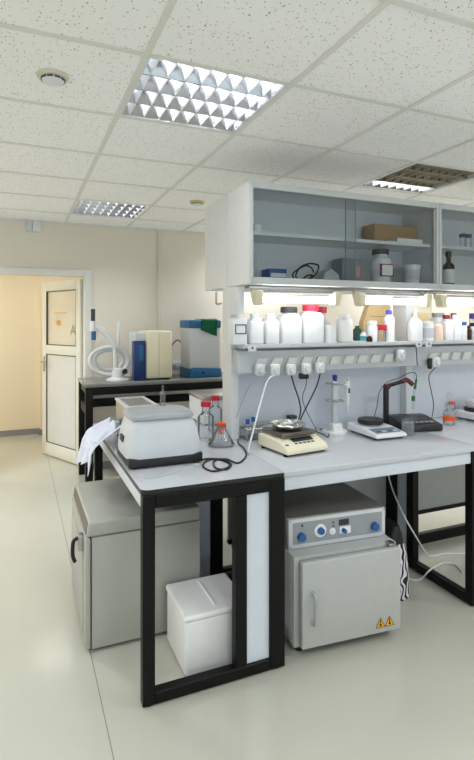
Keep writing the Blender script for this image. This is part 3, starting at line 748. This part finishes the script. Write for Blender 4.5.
for k in range(4): MB().box(-.07+.038*k, -.045+.038*k, -.034, -.018, .002, .0036, .0006, 1, mtx=Mp).build('button', M_lightgrey if k % 2 else M_darkgrey, pn)
MB().lathe([(.05, .05), (.05, .062)], 0, .05, 0).build('pan_support', M_lightgrey, t)
MB().lathe([(.072, .06), (.075, .064), (.075, .082), (.072, .086), (0, .086)], 0, .05, 0, seg=40).build('pan', M_blackplastic, t)
# pH meter with electrode arm
t = thing('ph_meter', 'black pH meter with wedge body and jointed electrode arm', 'pH meter', (2.26, 2.505, T), -12)
b = MB(); b.prism([(-.12, .004), (.12, .004), (.12, .068), (.06, .068), (-.12, .042)], 'x', -.128, .128, .006, 3); b.build('housing', mat('charcoal_plastic', (36, 37, 40), .4), t)
Mp = Matrix.Translation((0, -.03, .0556)) @ Matrix.Rotation(math.atan2(.026, .18), 4, 'X')
pn = MB().box(-.112, .112, -.07, .07, 0, .002, .001, 1, mtx=Mp).build('front_panel', M_blackplastic, t)
MB().box(-.09, .03, .0, .055, .0018, .003, .0005, 1, mtx=Mp).build('display', M_lcd, pn)
for k in range(6): MB().box(-.095+.033*k, -.073+.033*k, -.05, -.032, .0018, .0032, .0006, 1, mtx=Mp).build('button', M_greyplastic, pn)
t.location.z = T+.001
am = MB(); A0 = on_y(386, 411, 2.56); A1 = on_y(387, 386, 2.56); A2 = on_y(407, 380, 2.5); A3 = on_y(413, 385, 2.48)
t2 = thing('electrode_arm', 'black and dark red jointed arm holding the pH electrode', 'electrode arm', (A0.x, A0.y, T))
def rel(p): return Vector(p)-Vector((A0.x, A0.y, T))
MB().box(-.03, .03, -.03, .03, 0, .02, .004).build('foot', M_blackplastic, t2)
a = MB(); q = rel(A1)
a.box(-.012, .012, -.014, .014, .015, q.z, .002); a.build('post', M_blackplastic, t2)
a = MB(); a.cyl(q+Vector((-.012, 0, -.004)), q+Vector((.016, 0, -.004)), .016); a.build('joint', mat('maroon_plastic', (96, 20, 26), .4), t2)
a = MB(); a.cyl(q, rel(A2), .0125); a.build('arm', M_blackplastic, t2)
a = MB(); a.tube([rel(A2)+Vector((-.03, .008, -.01)), rel(A2), rel(A3)], .0145, 10, 4); a.build('arm_head', mat('maroon_plastic', (96, 20, 26), .4), t2)
E0 = rel(on_y(416.5, 379, 2.48)); E1 = rel(on_y(414.8, 389, 2.48))
MB().cyl(E1, E0, .009, .006).build('electrode_cap', M_green, t2)
E2 = rel(on_y(413.5, 396, 2.48)); MB().cyl(E2, E1, .006).build('electrode', M_glassware, t2)
E3 = rel(on_y(413.3, 401, 2.48)); MB().cyl(E3, E2, .0115).build('storage_cap', M_green, t2)
E4 = rel(on_y(412.3, 409, 2.48)); MB().cyl(E4, E3, .007).build('storage_tube', M_glassware, t2)
MB().tube([E0, rel(on_y(415.5, 373.5, 2.48)), rel(on_y(409, 373, 2.5)), rel(on_y(399, 378, 2.53)), rel(on_y(386, 383, 2.57)), rel(on_y(379, 393, 2.6)), rel(on_y(377, 406, 2.62)), rel(on_z(372, 424.5, T+.01))], .0022, 6, 6).build('cable', M_rubber, t2)
# glassware on the bench
def beaker(p, r, h, label):
    t = thing('beaker', label, 'beaker', p)
    MB().lathe([(r*.94, 0), (r, .004), (r, h-.004), (r*1.06, h), (r*.97, h-.003), (r*.95, .006), (0, .005)], seg=28, cap=False).build('body', M_glassware, t)
    return t
bp = on_z(404, 433, T); beaker((bp.x-.015, bp.y-.05, T+.001), .036, .085, 'clear glass beaker standing before the black pH meter')
bp = on_z(446.5, 424, T)
t = bottle_at('wash_bottle', 'clear wash bottle with an orange band and looped spout', 'bottle', (bp.x, bp.y-.02, T+.001), .036, .125, None, glass('clear_plastic', (250, 252, 253), .2, .3), M_orange, .62, .28)
MB().lathe([(.034, .002), (.034, .035)], seg=24).build('liquid', M_water, t)
MB().tube([(0, 0, .12), (0, 0, .15), (.012, 0, .17), (.016, 0, .19), (0, 0, .203), (-.016, 0, .19), (-.010, 0, .168)], .003, 8, 5).build('spout', M_glassware, t)
bp = on_z(462, 415, T)
t = bottle_at('sample_tube', 'clear sample tube with an orange cap beside the right balance', 'tube', (bp.x-.135, bp.y-.04, T+.001), .02, .11, M_orange, M_glassware, None, .8, .85, .16)
t = thing('balance', 'white balance cut off by the picture edge, near an orange-capped tube', 'balance', (2.87, 2.53, T), 2)
b = MB(); b.prism([(-.14, .012), (.14, .012), (.14, .058), (-.03, .055), (-.13, .03), (-.14, .024)], 'x', -.11, .11, .008, 3); b.build('housing', M_white, t)
MB().box(-.09, .09, -.12, .12, .005, .014, .002).build('base', M_darkgrey, t)
for sx in (-1, 1):
    for sy in (-1, 1): MB().lathe([(.011, 0), (.011, .006)], sx*.08, sy*.11, 0).build('foot', M_rubber, t)
MB().lathe([(.075, .054), (.078, .06), (.078, .076), (.074, .08)], 0, .045, 0, seg=36).build('pan', M_blackplastic, t)
MB().lathe([(.055, .08), (.07, .1), (.072, .128), (.06, .132), (0, .132)], 0, .045, 0, seg=30).build('bowl', M_lightgrey, t)
# ------------------------------------------------------------------ test tube rack at the bench's left end
RX0, RX1 = 1.165, 1.44; RY0, RY1 = 2.60, 2.68
t = thing('test_tube_rack', 'low steel wire test tube rack against the splash panel', 'tube rack', (RX0, RY0, T))
w = MB(); L = RX1-RX0; D = RY1-RY0
for z in (.012, .062):
    w.tube([(0, 0, z), (L, 0, z), (L, D, z), (0, D, z)], .0042, 8, 0, True)
    for k in range(1, 8): w.cyl((L*k/8, 0, z), (L*k/8, D, z), .0018, seg=8)
    w.cyl((0, D/2, z), (L, D/2, z), .0018, seg=8)
w.build('wire_frame', M_steel, t)
for x in (0, L):
    for y in (0, D): MB().cyl((x, y, 0), (x, y, .072), .0035, seg=8).build('post', M_steel, t)
MB().box(.002, L-.002, .002, D-.002, .004, .008, .001, 1).build('tray', M_steel, t)
def test_tube(k, capm, h, label, row=0):
    x = RX0+L*(k+.5)/8; y = RY0+D*(.25+.5*row)
    t = thing('test_tube', label, 'tube', (x, y, T+.0085), 0, 'tubes in the wire rack')
    MB().lathe([(.002, 0), (.007, .004), (.009, .012), (.009, h)], seg=14).build('body', M_glassware if not capm or capm == M_blue else M_glassware, t)
    if capm: MB().lathe([(.0115, h-.012), (.0115, h+.012), (.009, h+.014)], seg=14).build('cap', capm, t)
test_tube(0, M_blue, .095, 'blue-capped tube at the left end of the wire rack')
test_tube(1, M_blue, .105, 'second blue-capped tube in the wire rack, the taller one')
for k, lab in ((2, 'open glass tube right after the taller blue-capped one'), (3, 'open glass tube in the middle of the wire rack'), (4, 'open glass tube near the thick white cable')):
    test_tube(k, None, .09, lab)
t = thing('small_block', 'small grey block standing on the bench behind the wire rack end', 'block', (1.50, 2.685, T))
MB().box(-.025, .025, -.02, .02, 0, .105, .004).build('body', M_greyplastic, t)
MB().box(-.026, .026, -.021, .021, .085, .106, .004).build('top', M_darkgrey, t)
# ------------------------------------------------------------------ end table items
t = thing('benchtop_incubator', 'white domed benchtop instrument with grey lid and black base', 'lab instrument', (.625, 2.43, T), 0)
w, dd = .178, .145
MB().box(-w+.004, w-.002, -dd+.002, dd, .008, .05, .006).build('base', M_blackplastic, t)
for sx in (-1, 1):
    for sy in (-1, 1): MB().lathe([(.012, 0), (.012, .009)], sx*.14, sy*.11, 0).build('foot', M_rubber, t)
def loft(sections, seg=10, exp=4.0):
    """superellipse sections (cx, cy, rx, ry, z)"""
    n = seg*4; vs = []; fs = []
    for (cx_, cy_, rx, ry, z) in sections:
        for k in range(n):
            a = 2*PI*(k+.5)/n; ca, sa = math.cos(a), math.sin(a)
            vs.append((cx_+rx*math.copysign(abs(ca)**(2/exp), ca), cy_+ry*math.copysign(abs(sa)**(2/exp), sa), z))
    for i in range(len(sections)-1):
        for k in range(n): fs.append((i*n+k, i*n+(k+1) % n, (i+1)*n+(k+1) % n, (i+1)*n+k))
    fs.append(tuple(range(n))[::-1]); fs.append(tuple(range((len(sections)-1)*n, len(sections)*n)))
    return MB().poly(vs, fs)
loft([(0, 0, w, dd, .045), (0, 0, w+.002, dd+.002, .06), (0, .002, w-.002, dd-.002, .10), (0, .006, w-.012, dd-.012, .155), (0, .01, w-.024, dd-.024, .192), (0, .012, w-.034, dd-.034, .207)], 12, 7).build('housing', mat('instrument_white', (206, 210, 217), .35), t)
ld = loft([(0, .012, w-.030, dd-.032, .208), (0, .012, w-.022, dd-.024, .213), (0, .012, w-.024, dd-.026, .226), (0, .012, w-.034, dd-.036, .237), (0, .012, w-.06, dd-.06, .243), (0, .012, w-.09, dd-.085, .242)], 12, 6).build('lid', mat('instrument_grey', (164, 168, 174), .45), t)
gr = MB().box(-w-.002, -w+.03, -.03, .05, .098, .132, .008).build('handle_recess', M_blackplastic, t)
# vial on the lid
t = bottle_at('glass_vial', 'small clear vial standing on the grey instrument lid', 'vial', (.665, 2.505, T+.2435), .0135, .10, None, M_glassware, None, .68, .4)
# steel bath
t = thing('steel_bath', 'stainless steel water bath behind the white instrument', 'water bath', (.525, 2.72, T))
W_, D_, H_ = .175, .35, .208
b = MB(); b.box(.005, W_-.005, .005, D_-.005, .012, H_-.006, .004); b.build('housing', M_steel, t)
r = MB()
for a in ((0, W_, 0, .02), (0, W_, D_-.02, D_), (0, .02, .02, D_-.02), (W_-.02, W_, .02, D_-.02)): r.box(a[0], a[1], a[2], a[3], H_-.006, H_+.006, .002)
r.build('rim', M_lightgrey, t)
MB().box(.02, W_-.02, .02, D_-.02, H_-.003, H_+.001).build('perforated_lid', mat('grey_steel', (140, 140, 136), .4, metal=.6), t)
for x in (.02, W_-.02):
    for y in (.03, D_-.03): MB().lathe([(.012, 0), (.012, .014)], x, y, 0).build('foot', M_rubber, t)
# glass bottles with red caps
def red_bottle(x, y, h, r, label):
    return bottle_at('media_bottle', label, 'bottle', (x, y, T+.001), r, h, M_red, M_glassware, None, .62, .5, .13, 'red-capped glass bottles on the end table')
red_bottle(.97, 2.72, .215, .046, 'clear red-capped glass bottle standing right behind the white instrument')
red_bottle(1.10, 2.915, .215, .042, 'clear red-capped glass bottle nearer the rack post, the farther of two')
t = thing('conical_flask', 'clear conical flask with orange paper in its neck on the end table', 'flask', (1.005, 2.57, T+.001))
MB().lathe([(.066, 0), (.071, .006), (.027, .085), (.024, .10), (.027, .105), (.022, .10), (.025, .085), (.068, .008), (0, .005)], seg=30, cap=False).build('body', M_glassware, t)
MB().lathe([(.012, .06), (.020, .085), (.0205, .10), (.03, .117), (.014, .121), (0, .11)], seg=7).build('orange_wrap', M_orange, t)
t = bottle_at('small_tube', 'tiny blue-capped tube standing at the end table corner by the post', 'tube', (1.04, 2.68, T+.001), .012, .10, M_blue, M_glassware, None, .8, .8, .2)
# device on the rear bench seen in the gap
t = thing('rear_instrument', 'silver topped white instrument on the rear bench beyond the red caps', 'lab instrument', (1.075, 3.06, T))
MB().box(0, .28, 0, .3, .012, .165, .01).build('housing', M_white, t); MB().box(-.008, .288, -.008, .308, .165, .19, .006).build('lid', M_steel, t)
for x in (.03, .25):
    for y in (.03, .27): MB().lathe([(.012, 0), (.012, .014)], x, y, 0).build('foot', M_rubber, t)
# cable on the end table
zc = T+.0048
pts = [on_z(u, v, zc) for u, v in ((197, 462), (205, 459), (217, 459), (230, 464), (224, 469), (212, 471), (203, 466), (208, 460), (222, 459), (231, 464), (227, 469), (216, 468), (214, 461), (226, 459), (238, 463), (246, 456), (244, 448), (239, 444), (238, 439.5))]
o = MB().tube(pts, .0042, 8, 7).build('power_cable', M_rubber); tag(o, 'black power cable looped on the end table beside the conical flask', 'cable')
pts = [on_z(u, v, T+.003) for u, v in ((140, 474), (146, 478), (160, 477), (175, 472), (196, 466))]
o = MB().tube(pts, .002, 6, 6).build('thin_cable', M_lightgrey); tag(o, 'thin pale cable lying before the white instrument', 'cable')
# lab coat draped over the table's far left corner
def cloth(nx, ny, fn):
    vs = [fn(i/nx, j/ny) for i in range(nx+1) for j in range(ny+1)]
    fs = [(i*(ny+1)+j, (i+1)*(ny+1)+j, (i+1)*(ny+1)+j+1, i*(ny+1)+j+1) for i in range(nx) for j in range(ny)]
    return vs, fs
def coat(s, q):
    # s along the drop (0 at the heap's inner side, 1 at the hem), q along y
    prof = [(.518, .87), (.512, .93), (.48, .945), (.43, .915), (.39, .895), (.355, .875), (.335, .84), (.328, .78), (.326, .735)]
    f = s*(len(prof)-1); i = min(int(f), len(prof)-2); f -= i
    x = prof[i][0]*(1-f)+prof[i+1][0]*f; z = prof[i][1]*(1-f)+prof[i+1][1]*f
    y = 2.64+.40*q+.03*math.sin(5*s+3*q)
    fold = .019*math.sin(12*q+5*s)+.005*math.sin(23*q-7*s+1)+.010*abs(math.sin(7*q+9*s))
    z += (fold*1.0+.014*math.sin(7*q+2))*(1-s*.6); x += fold*(.4+.35*s)
    hem = .05*math.sin(4.2*q+.4)*max(0, s-.6)/.4
    z += hem+ .10*max(0, q-.55)*max(0, s-.45)
    if x > .40: z = max(z, T+.01)
    elif z < T+.03 and x > .36: x = .36
    return (min(x, .518), y, z)
vs, fs = cloth(60, 60, coat)
o = MB().poly(vs, fs).build('lab_coat', M_coat)
sm = o.modifiers.new('thick', 'SOLIDIFY'); sm.thickness = .004
tag(o, 'white lab coat draped over the far corner of the end table', 'lab coat')
# ------------------------------------------------------------------ under the benches
# incubator / drying cabinet
t = thing('drying_cabinet', 'large grey-white drying cabinet with black lever handle under the end table', 'drying cabinet', (.305, 2.415, 0))
DW, DD, DHt = .528, .63, .60
MB().box(.004, DW, .004, DD, .015, .528, .006).build('body', M_fridge, t)
b = MB(); b.prism([(-.018, .532), (DW, .532), (DW, DHt), (-.008, DHt)], 'y', 0, DD, .010, 3); b.build('hood', M_fridge, t)
mt_ = MB(); mt_.prism([(-.0195, .538), (-.0145, .538), (-.0065, .590), (-.0115, .590)], 'y', .03, DD-.03, .001, 1); mt_.build('control_panel', mat('brown_panel', (72, 48, 44), .3), t)
do = MB().box(-.026, 0, .0, DD, .02, .526, .008).build('door', M_fridge, t)
MB().box(-.004, .003, .008, DD-.008, .024, .522).build('door_gasket', M_rubber, t)
MB().box(-.030, -.025, .06, .56, .06, .47, .002).build('door_inset', mat('inset_grey', (164, 165, 158), .4), t)
h = MB(); h.box(-.05, -.025, .05, .10, .455, .525, .004); hh = h.build('latch_plate', M_steel, t)
h = MB(); h.tube([(-.045, .075, .51), (-.066, .075, .50), (-.072, .075, .475), (-.072, .075, .43), (-.062, .075, .40)], .009, 10, 4); h.build('lever_handle', M_rubber, hh)
for x in (.05, DW-.05):
    for y in (.05, DD-.05): MB().lathe([(.02, 0), (.02, .018)], x, y, 0).build('foot', M_rubber, t)
# white lidded container
t = thing('plastic_container', 'white plastic container with ridged lid under the end table', 'container', (.80, 2.235, 0), 0)
b = MB(); b.box(-.15, .15, -.15, .15, 0, .245, .02, 3); b.build('body', M_bin, t)
l_ = MB().box(-.154, .154, -.154, .154, .235, .264, .012, 3).build('lid', M_bin, t)
MB().box(-.006, .006, -.115, .115, .262, .272, .004).build('lid_ridge', M_bin, l_)
# oven
t = thing('lab_oven', 'grey laboratory oven with blue knobs and hinged door under the bench', 'oven', (1.42, 1.97, 0), -4.6)
MB().box(-.275, .27, .045, .55, .035, .447, .006).build('body', M_oven, t)
MB().box(-.272, .262, .13, .55, .447, .592, .004).build('console', M_oventop, t)
MB().box(-.268, .258, .118, .131, .45, .588, .003).build('console_frame', M_lightgrey, t)
cp = MB().box(-.248, .238, .1165, .1185, .47, .572, .001, 1).build('control_panel', M_ovenpanel, t)
rotY = Matrix.Rotation(PI/2, 4, 'X')
def knob(x, z, r, m, parent, name='knob', y=.1165, d=.02, ring=None):
    if ring: MB().lathe([(ring, 0), (ring, .004)], seg=28, mtx=Matrix.Translation((x, y, z)) @ rotY).build('dial_ring', M_bottle, parent)
    k = MB().lathe([(r, 0), (r*.9, d), (0, d)], seg=24, mtx=Matrix.Translation((x, y, z)) @ rotY).build(name, m, parent)
    return k
knob(-.205, .505, .020, M_blue, cp); knob(-.105, .522, .017, M_blue, cp, ring=.031); knob(-.04, .510, .009, M_white, cp, d=.008, ring=.016)
knob(.02, .507, .011, M_blue, cp, ring=.0); knob(.193, .505, .021, M_blue, cp)
MB().box(-.005, .05, .114, .1168, .532, .560, .001, 1).build('display', M_lcd, cp)
MB().box(.0, .06, .1145, .1168, .49, .525, .001, 1).build('label_plate', M_bottle, cp)
for x, z, m in ((-.20, .556, M_blackplastic), (-.035, .552, M_red), (-.035, .535, M_green)): knob(x, z, .005, m, cp, 'indicator', d=.004)
for x in (-.26, .25):
    for z in (.46, .58): knob(x, z, .004, M_steel, t, 'screw', y=.118, d=.003)
d_ = MB().box(-.255, .265, .0, .035, .048, .437, .008, 3).build('door', M_oven, t)
MB().box(-.245, .255, .034, .046, .055, .43).build('door_gasket', M_darkgrey, t)
h = MB(); h.tube([(-.205, .0, .30), (-.205, -.03, .295), (-.205, -.036, .28), (-.205, -.036, .185), (-.205, -.03, .17), (-.205, .0, .165)], .0085, 10, 4); h.build('handle', M_greyplastic, d_)
for x in (.15, .20):
    w_ = MB().prism([(x-.024, .078), (x+.024, .078), (x, .122)], 'y', -.0015, .001).build('warning_label', M_yellow, d_)
    f = MB(); f.prism([(x-.003, .098), (x+.003, .098), (x+.002, .112), (x-.002, .112)], 'y', -.0022, -.001); f.prism([(x-.007, .084), (x+.007, .084), (x+.003, .096), (x-.003, .096)], 'y', -.0022, -.001)
    for (p_, q_) in (((x-.024, .078), (x+.024, .078)), ((x+.024, .078), (x, .122)), ((x, .122), (x-.024, .078))):
        f.cyl((p_[0], -.0014, p_[1]), (q_[0], -.0014, q_[1]), .0012, seg=6)
    f.build('warning_symbol', M_blackplastic, w_)
MB().box(.215, .25, .02, .06, .437, .452, .003).build('door_hinge', M_steel, t)
for x in (-.23, .23):
    for y in (.09, .5): MB().lathe([(.02, 0), (.02, .036)], x, y, 0).build('foot', M_rubber, t)
# patterned bag beside the oven
mp = bpy.data.materials.new('patterned_bag'); mp.use_nodes = True; nt = mp.node_tree; b = nt.nodes['Principled BSDF']
tc = nd(nt, 'ShaderNodeTexCoord'); wvt = nd(nt, 'ShaderNodeTexWave'); wvt.inputs['Scale'].default_value = 14; wvt.inputs['Distortion'].default_value = 9; wvt.inputs['Detail'].default_value = 1
nt.links.new(tc.outputs['Object'], wvt.inputs['Vector'])
rp = nd(nt, 'ShaderNodeValToRGB'); rp.color_ramp.interpolation = 'CONSTANT'; rp.color_ramp.elements[0].color = rgb(30, 26, 36); rp.color_ramp.elements[1].color = rgb(226, 222, 228); rp.color_ramp.elements[1].position = .5
nt.links.new(wvt.outputs['Fac'], rp.inputs[0]); nt.links.new(rp.outputs[0], b.inputs['Base Color']); b.inputs['Roughness'].default_value = .8
t = thing('shopping_bag', 'black and white swirl-patterned bag leaning beside the oven', 'bag', (1.905, 2.33, 0), -6)
loft([(0, 0, .085, .12, 0), (0, 0, .095, .13, .02), (0, 0, .09, .12, .2), (0, 0, .06, .125, .31)], 8, 4).build('bag_body', mp, t)
loft([(0, 0, .058, .122, .30), (0, 0, .045, .115, .36), (.01, 0, .02, .10, .40)], 8, 4).build('bag_top', M_rubber, t)
# white cables on the floor beside the bench leg
pts = [on_y(386, 462, 2.6), on_y(391, 485, 2.55), on_y(402, 512, 2.42), on_y(415, 535, 2.38), on_z(427, 554, .065), on_z(434, 556, .006), on_z(446, 553.5, .006), on_z(462, 553.5, .006), on_z(480, 550, .006)]
o = MB().tube(pts, .0045, 8, 6).build('white_cable', M_white); tag(o, 'white cable dropping from the bench and trailing along the floor', 'cable')
pts = [on_z(u, v, .006) for u, v in ((404, 577), (414, 580), (422, 578))]+[on_z(430, 570, .066)]+[on_z(u, v, .006) for u, v in ((440, 564), (448, 563), (456, 565), (463, 573))]
o = MB().tube(pts, .0045, 8, 6).build('white_cable', M_white); tag(o, 'white cable curling across the floor beside the patterned bag', 'cable')
# ------------------------------------------------------------------ far table by the wall
FT = .952; FY0, FY1 = 4.73, 5.34; FX0, FX1 = .548, 2.5
t = thing('wall_table', 'tall dark-framed table standing along the back wall', 'table')
MB().box(FX0, FX1, FY0, FY1, FT-.028, FT, .003).build('worktop', mat('grey_worktop', (120, 122, 120), .2), t)
for x in (FX0+.005, FX1-.07):
    for y in (FY0+.008, FY1-.075): MB().box(x, x+.065, y, y+.065, .0, FT-.028, .003).build('leg', M_black, t)
MB().box(FX0+.07, FX1-.07, FY0+.012, FY0+.045, FT-.1, FT-.0285, .002).build('front_rail', M_black, t)
MB().box(FX0+.07, FX1-.07, FY1-.07, FY1-.03, .66, .74, .002).build('back_rail', M_black, t)
MB().box(FX0+.02, FX0+.055, FY0+.073, FY1-.075, .66, .74, .002).build('side_rail', M_black, t)
MB().box(FX0+.02, FX0+.055, FY0+.073, FY1-.075, FT-.1, FT-.0285, .002).build('top_side_rail', M_black, t)
MB().box(FX0+.071, FX1-.071, FY0+.3, FY1-.03, .30, .33, .002).build('lower_shelf', M_black, t)
# extraction arm with hose
ay = 4.98
def fw(u, v, y=ay): return on_y(u, v, y)
base = fw(118, 378)
t = thing('fume_arm', 'white jointed fume arm with coiled white hose on the wall table', 'extraction arm', (base.x, ay, FT))
def rl(p): return Vector(p)-Vector((base.x, ay, FT))
MB().lathe([(.11, 0), (.11, .012), (.06, .03), (.05, .10), (.03, .12)], seg=28).build('base', M_white, t)
p1, p2, p3, p4 = rl(fw(116, 368)), rl(fw(115, 347)), rl(fw(106, 334)), rl(fw(95, 325))
MB().cyl((p1.x, 0, .1), (p2.x, 0, p2.z), .022).build('column', M_white, t)
MB().tube([(p2.x, 0, p2.z), (p3.x, 0, p3.z), (p4.x, 0, p4.z)], .027, 12, 5).build('arm', M_white, t)
q = rl(fw(117, 338)); MB().cyl((q.x+.01, 0, q.z-.1), (q.x+.02, 0, rl(fw(116, 321)).z), .015).build('rod', M_white, t)
q = rl(fw(93, 330)); q2 = rl(fw(93, 309)); MB().cyl((q.x, 0, rl(fw(93, 322)).z), (q2.x, 0, q2.z), .02).build('grip', M_darkgrey, t)
MB().cyl((q.x, 0, q.z-.01), (q.x, 0, rl(fw(93, 321)).z), .035, .026).build('hood', M_white, t)
MB().cyl((q.x+.005, 0, rl(fw(93, 340)).z), (q.x+.005, 0, q.z-.012), .022).build('nozzle', M_tealblue, t)
hp = [rl(fw(118+26*math.cos(a)*.74-9, 361+17*math.sin(a)*.8, ay+.1)) for a in [2*PI*k/14 for k in range(14)]]
MB().tube(hp, .02, 12, 4, True).build('hose_coil', M_white, t)
hp = [rl(fw(118+20*math.cos(a)*.7-9, 360+14*math.sin(a)*.7, ay+.14)) for a in [2*PI*k/14 for k in range(14)]]
MB().tube(hp, .018, 12, 4, True).build('hose_coil', M_white, t)
q = rl(fw(124, 371)); MB().lathe([(.0, -.03), (.024, -.015), (.024, .015), (0, .03)], q.x, -.05, q.z, seg=14).build('knob', M_blackplastic, t)
# cream instrument with blue face
y0 = 4.86; a, b_ = on_y(146, 380, y0), on_y(172.5, 380, y0)
z = on_y(160, 331, y0).z-FT
t = thing('cream_instrument', 'cream boxy instrument with dark blue front face on the wall table', 'lab instrument', (a.x, y0, FT))
W_ = b_.x-a.x
b = MB(); b.box(0, W_, 0, .36, .012, z, .02, 3); b.build('housing', M_cream, t)
MB().box(W_*.48, W_*.5, -.001, .003, .02, z-.02).build('seam', mat('seam_dark_cream', (190, 182, 156), .6), t)  # slightly darker cream strip marking the seam
aL = on_y(134, 380, y0)
MB().box(-.10, .012, .03, .33, .02, z*.985, .025, 3).build('rear_housing', M_lightgrey, t)
MB().box(aL.x-a.x, -.004, -.006, .1, .0, z*.80, .006).build('front_panel', M_darkblue, t)
MB().box(aL.x-a.x+.05, -.03, -.010, -.004, z*.40, z*.72, .003).build('display', M_tealblue, t)
for x in (.03, W_-.03):
    for yy in (.04, .32): MB().lathe([(.014, 0), (.014, .014)], x, yy, 0).build('foot', M_rubber, t)
# blue and white container with green cloth
y0 = 4.90; a, b_ = on_y(189.5, 376, y0), on_y(221.5, 376, y0); z = on_y(200, 320, y0).z-FT; W_ = b_.x-a.x
t = thing('water_purifier', 'grey-white tub with blue top band and blue base on the wall table', 'lab container', (a.x, y0, FT))
MB().box(.008, W_-.008, .008, .34, .08, z-.07, .015, 3).build('body', M_lightgrey, t)
MB().box(0, W_, 0, .35, z-.085, z, .018, 3).build('top_band', M_tealblue, t)
MB().prism([(-.0, 0), (W_, 0), (W_-.01, .085), (.03, .10), (.01, .09)], 'y', -.02, .35, .008, 2).build('base', M_tealblue, t)
q = on_y(202, 370, y0); MB().cyl((q.x-a.x, -.02, .05), (q.x-a.x, -.045, .05), .014).build('knob', M_blackplastic, t)
def gcloth(s, q):
    x = W_*(.36+.5*q); arc = s*.34
    if arc < .2: y = .21-arc; zz = z+.010+.003*math.sin(9*q)
    else: y = -.016-.006*math.sin(7*q); zz = z+.004-(arc-.2)*(.75+.45*q)
    return (x+.01*math.sin(5*s), y, zz)
vs, fs = cloth(20, 16, gcloth); o = MB().poly(vs, fs).build('green_cloth', M_greencloth); o.location = (a.x, y0, FT)
o.modifiers.new('thick', 'SOLIDIFY').thickness = .005
tag(o, 'dark green cloth folded over the blue-topped tub', 'cloth')
pts = [on_y(172, 345, 5.2), on_y(178, 340, 5.25), on_y(184, 348, 5.3), on_y(186, 360, 5.32)]
o = MB().tube(pts+[Vector((pts[-1].x, 5.32, FT+.006))], .006, 8, 6).build('power_cable', M_rubber); tag(o, 'black cable between the cream instrument and the blue-topped tub', 'cable')
p = on_y(178, 366, 5.37); t = thing('wall_socket', 'pale double socket box low on the back wall beside the tub', 'socket', (p.x, YB, p.z))
MB().box(-.08, .08, -.03, 0, -.035, .045, .005).build('cover', M_lightgrey, t)
for s in (-.04, .04): MB().lathe([(.024, 0), (.018, .004)], seg=18, mtx=Matrix.Translation((s, -.03, 0)) @ rotY).build('outlet', M_greyplastic, t)
# ------------------------------------------------------------------ light
def area(name, loc, rot, sx, sy, power, col=(1, 1, 1)):
    l = bpy.data.lights.new(name, 'AREA'); l.shape = 'RECTANGLE'; l.size = sx; l.size_y = sy; l.energy = power; l.color = col
    o = bpy.data.objects.new(name, l); C.objects.link(o); o.location = loc; o.rotation_euler = rot; return o
area('added_daylight', ((WX0+WX1)/2, YF-.25, (WZ0+WZ1)/2), (math.radians(90), 0, 0), WX1-WX0, WZ1-WZ0, 75, (.93, .97, 1))  # daylight added behind the camera, outside the unseen window
for (i, j, pw) in ((0, -4, 14), (3, -3, 17), (6, -3, 20), (-4, 0, 34), (-3, -4, 18), (6, 1, 26), (3, 5, 19), (6, 5, 20), (-3, 4, 32)):  # unseen ceiling lamps added to light the room
    area('added_ceiling_light', (GX+G*(i+.5), GY+G*(j+.5), CEIL-.02), (0, 0, 0), .56, .56, pw, (.945, .978, 1)).data.spread = math.radians(140)
area('corridor_area_light', (-1.7, 6.5, CEIL-.03), (0, 0, 0), .56, .56, 34, (1, .97, .90))  # unseen lamp added to carry most of the corridor light
area('corridor_area_light', (.47, 6.42, CEIL-.03), (0, 0, 0), .5, .5, 5, (1, .97, .90))
w = bpy.data.worlds.new('room_air'); bpy.context.scene.world = w; w.use_nodes = True
w.node_tree.nodes['Background'].inputs['Color'].default_value = (.9, .95, 1, 1); w.node_tree.nodes['Background'].inputs['Strength'].default_value = .6
# ------------------------------------------------------------------ camera
cam = bpy.data.cameras.new('camera'); co = bpy.data.objects.new('camera', cam); C.objects.link(co)
cam.sensor_fit = 'HORIZONTAL'; cam.sensor_width = 36; cam.lens = 36*F/474
cam.shift_y = -(380-V0)/474; cam.clip_start = .05
co.location = (0, 0, H); co.rotation_euler = (PI/2, 0, -YAW)
sc = bpy.context.scene; sc.camera = co
vs_ = sc.view_settings; vs_.view_transform = 'Standard'; vs_.look = 'None'; vs_.gamma = 1; vs_.exposure = .2; vs_.use_curve_mapping = False
cy = sc.cycles; cy.max_bounces = 10; cy.diffuse_bounces = 5; cy.glossy_bounces = 4; cy.transparent_max_bounces = 16; cy.transmission_bounces = 6
cy.use_denoising = True; cy.sample_clamp_indirect = 6; cy.caustics_reflective = False; cy.caustics_refractive = False
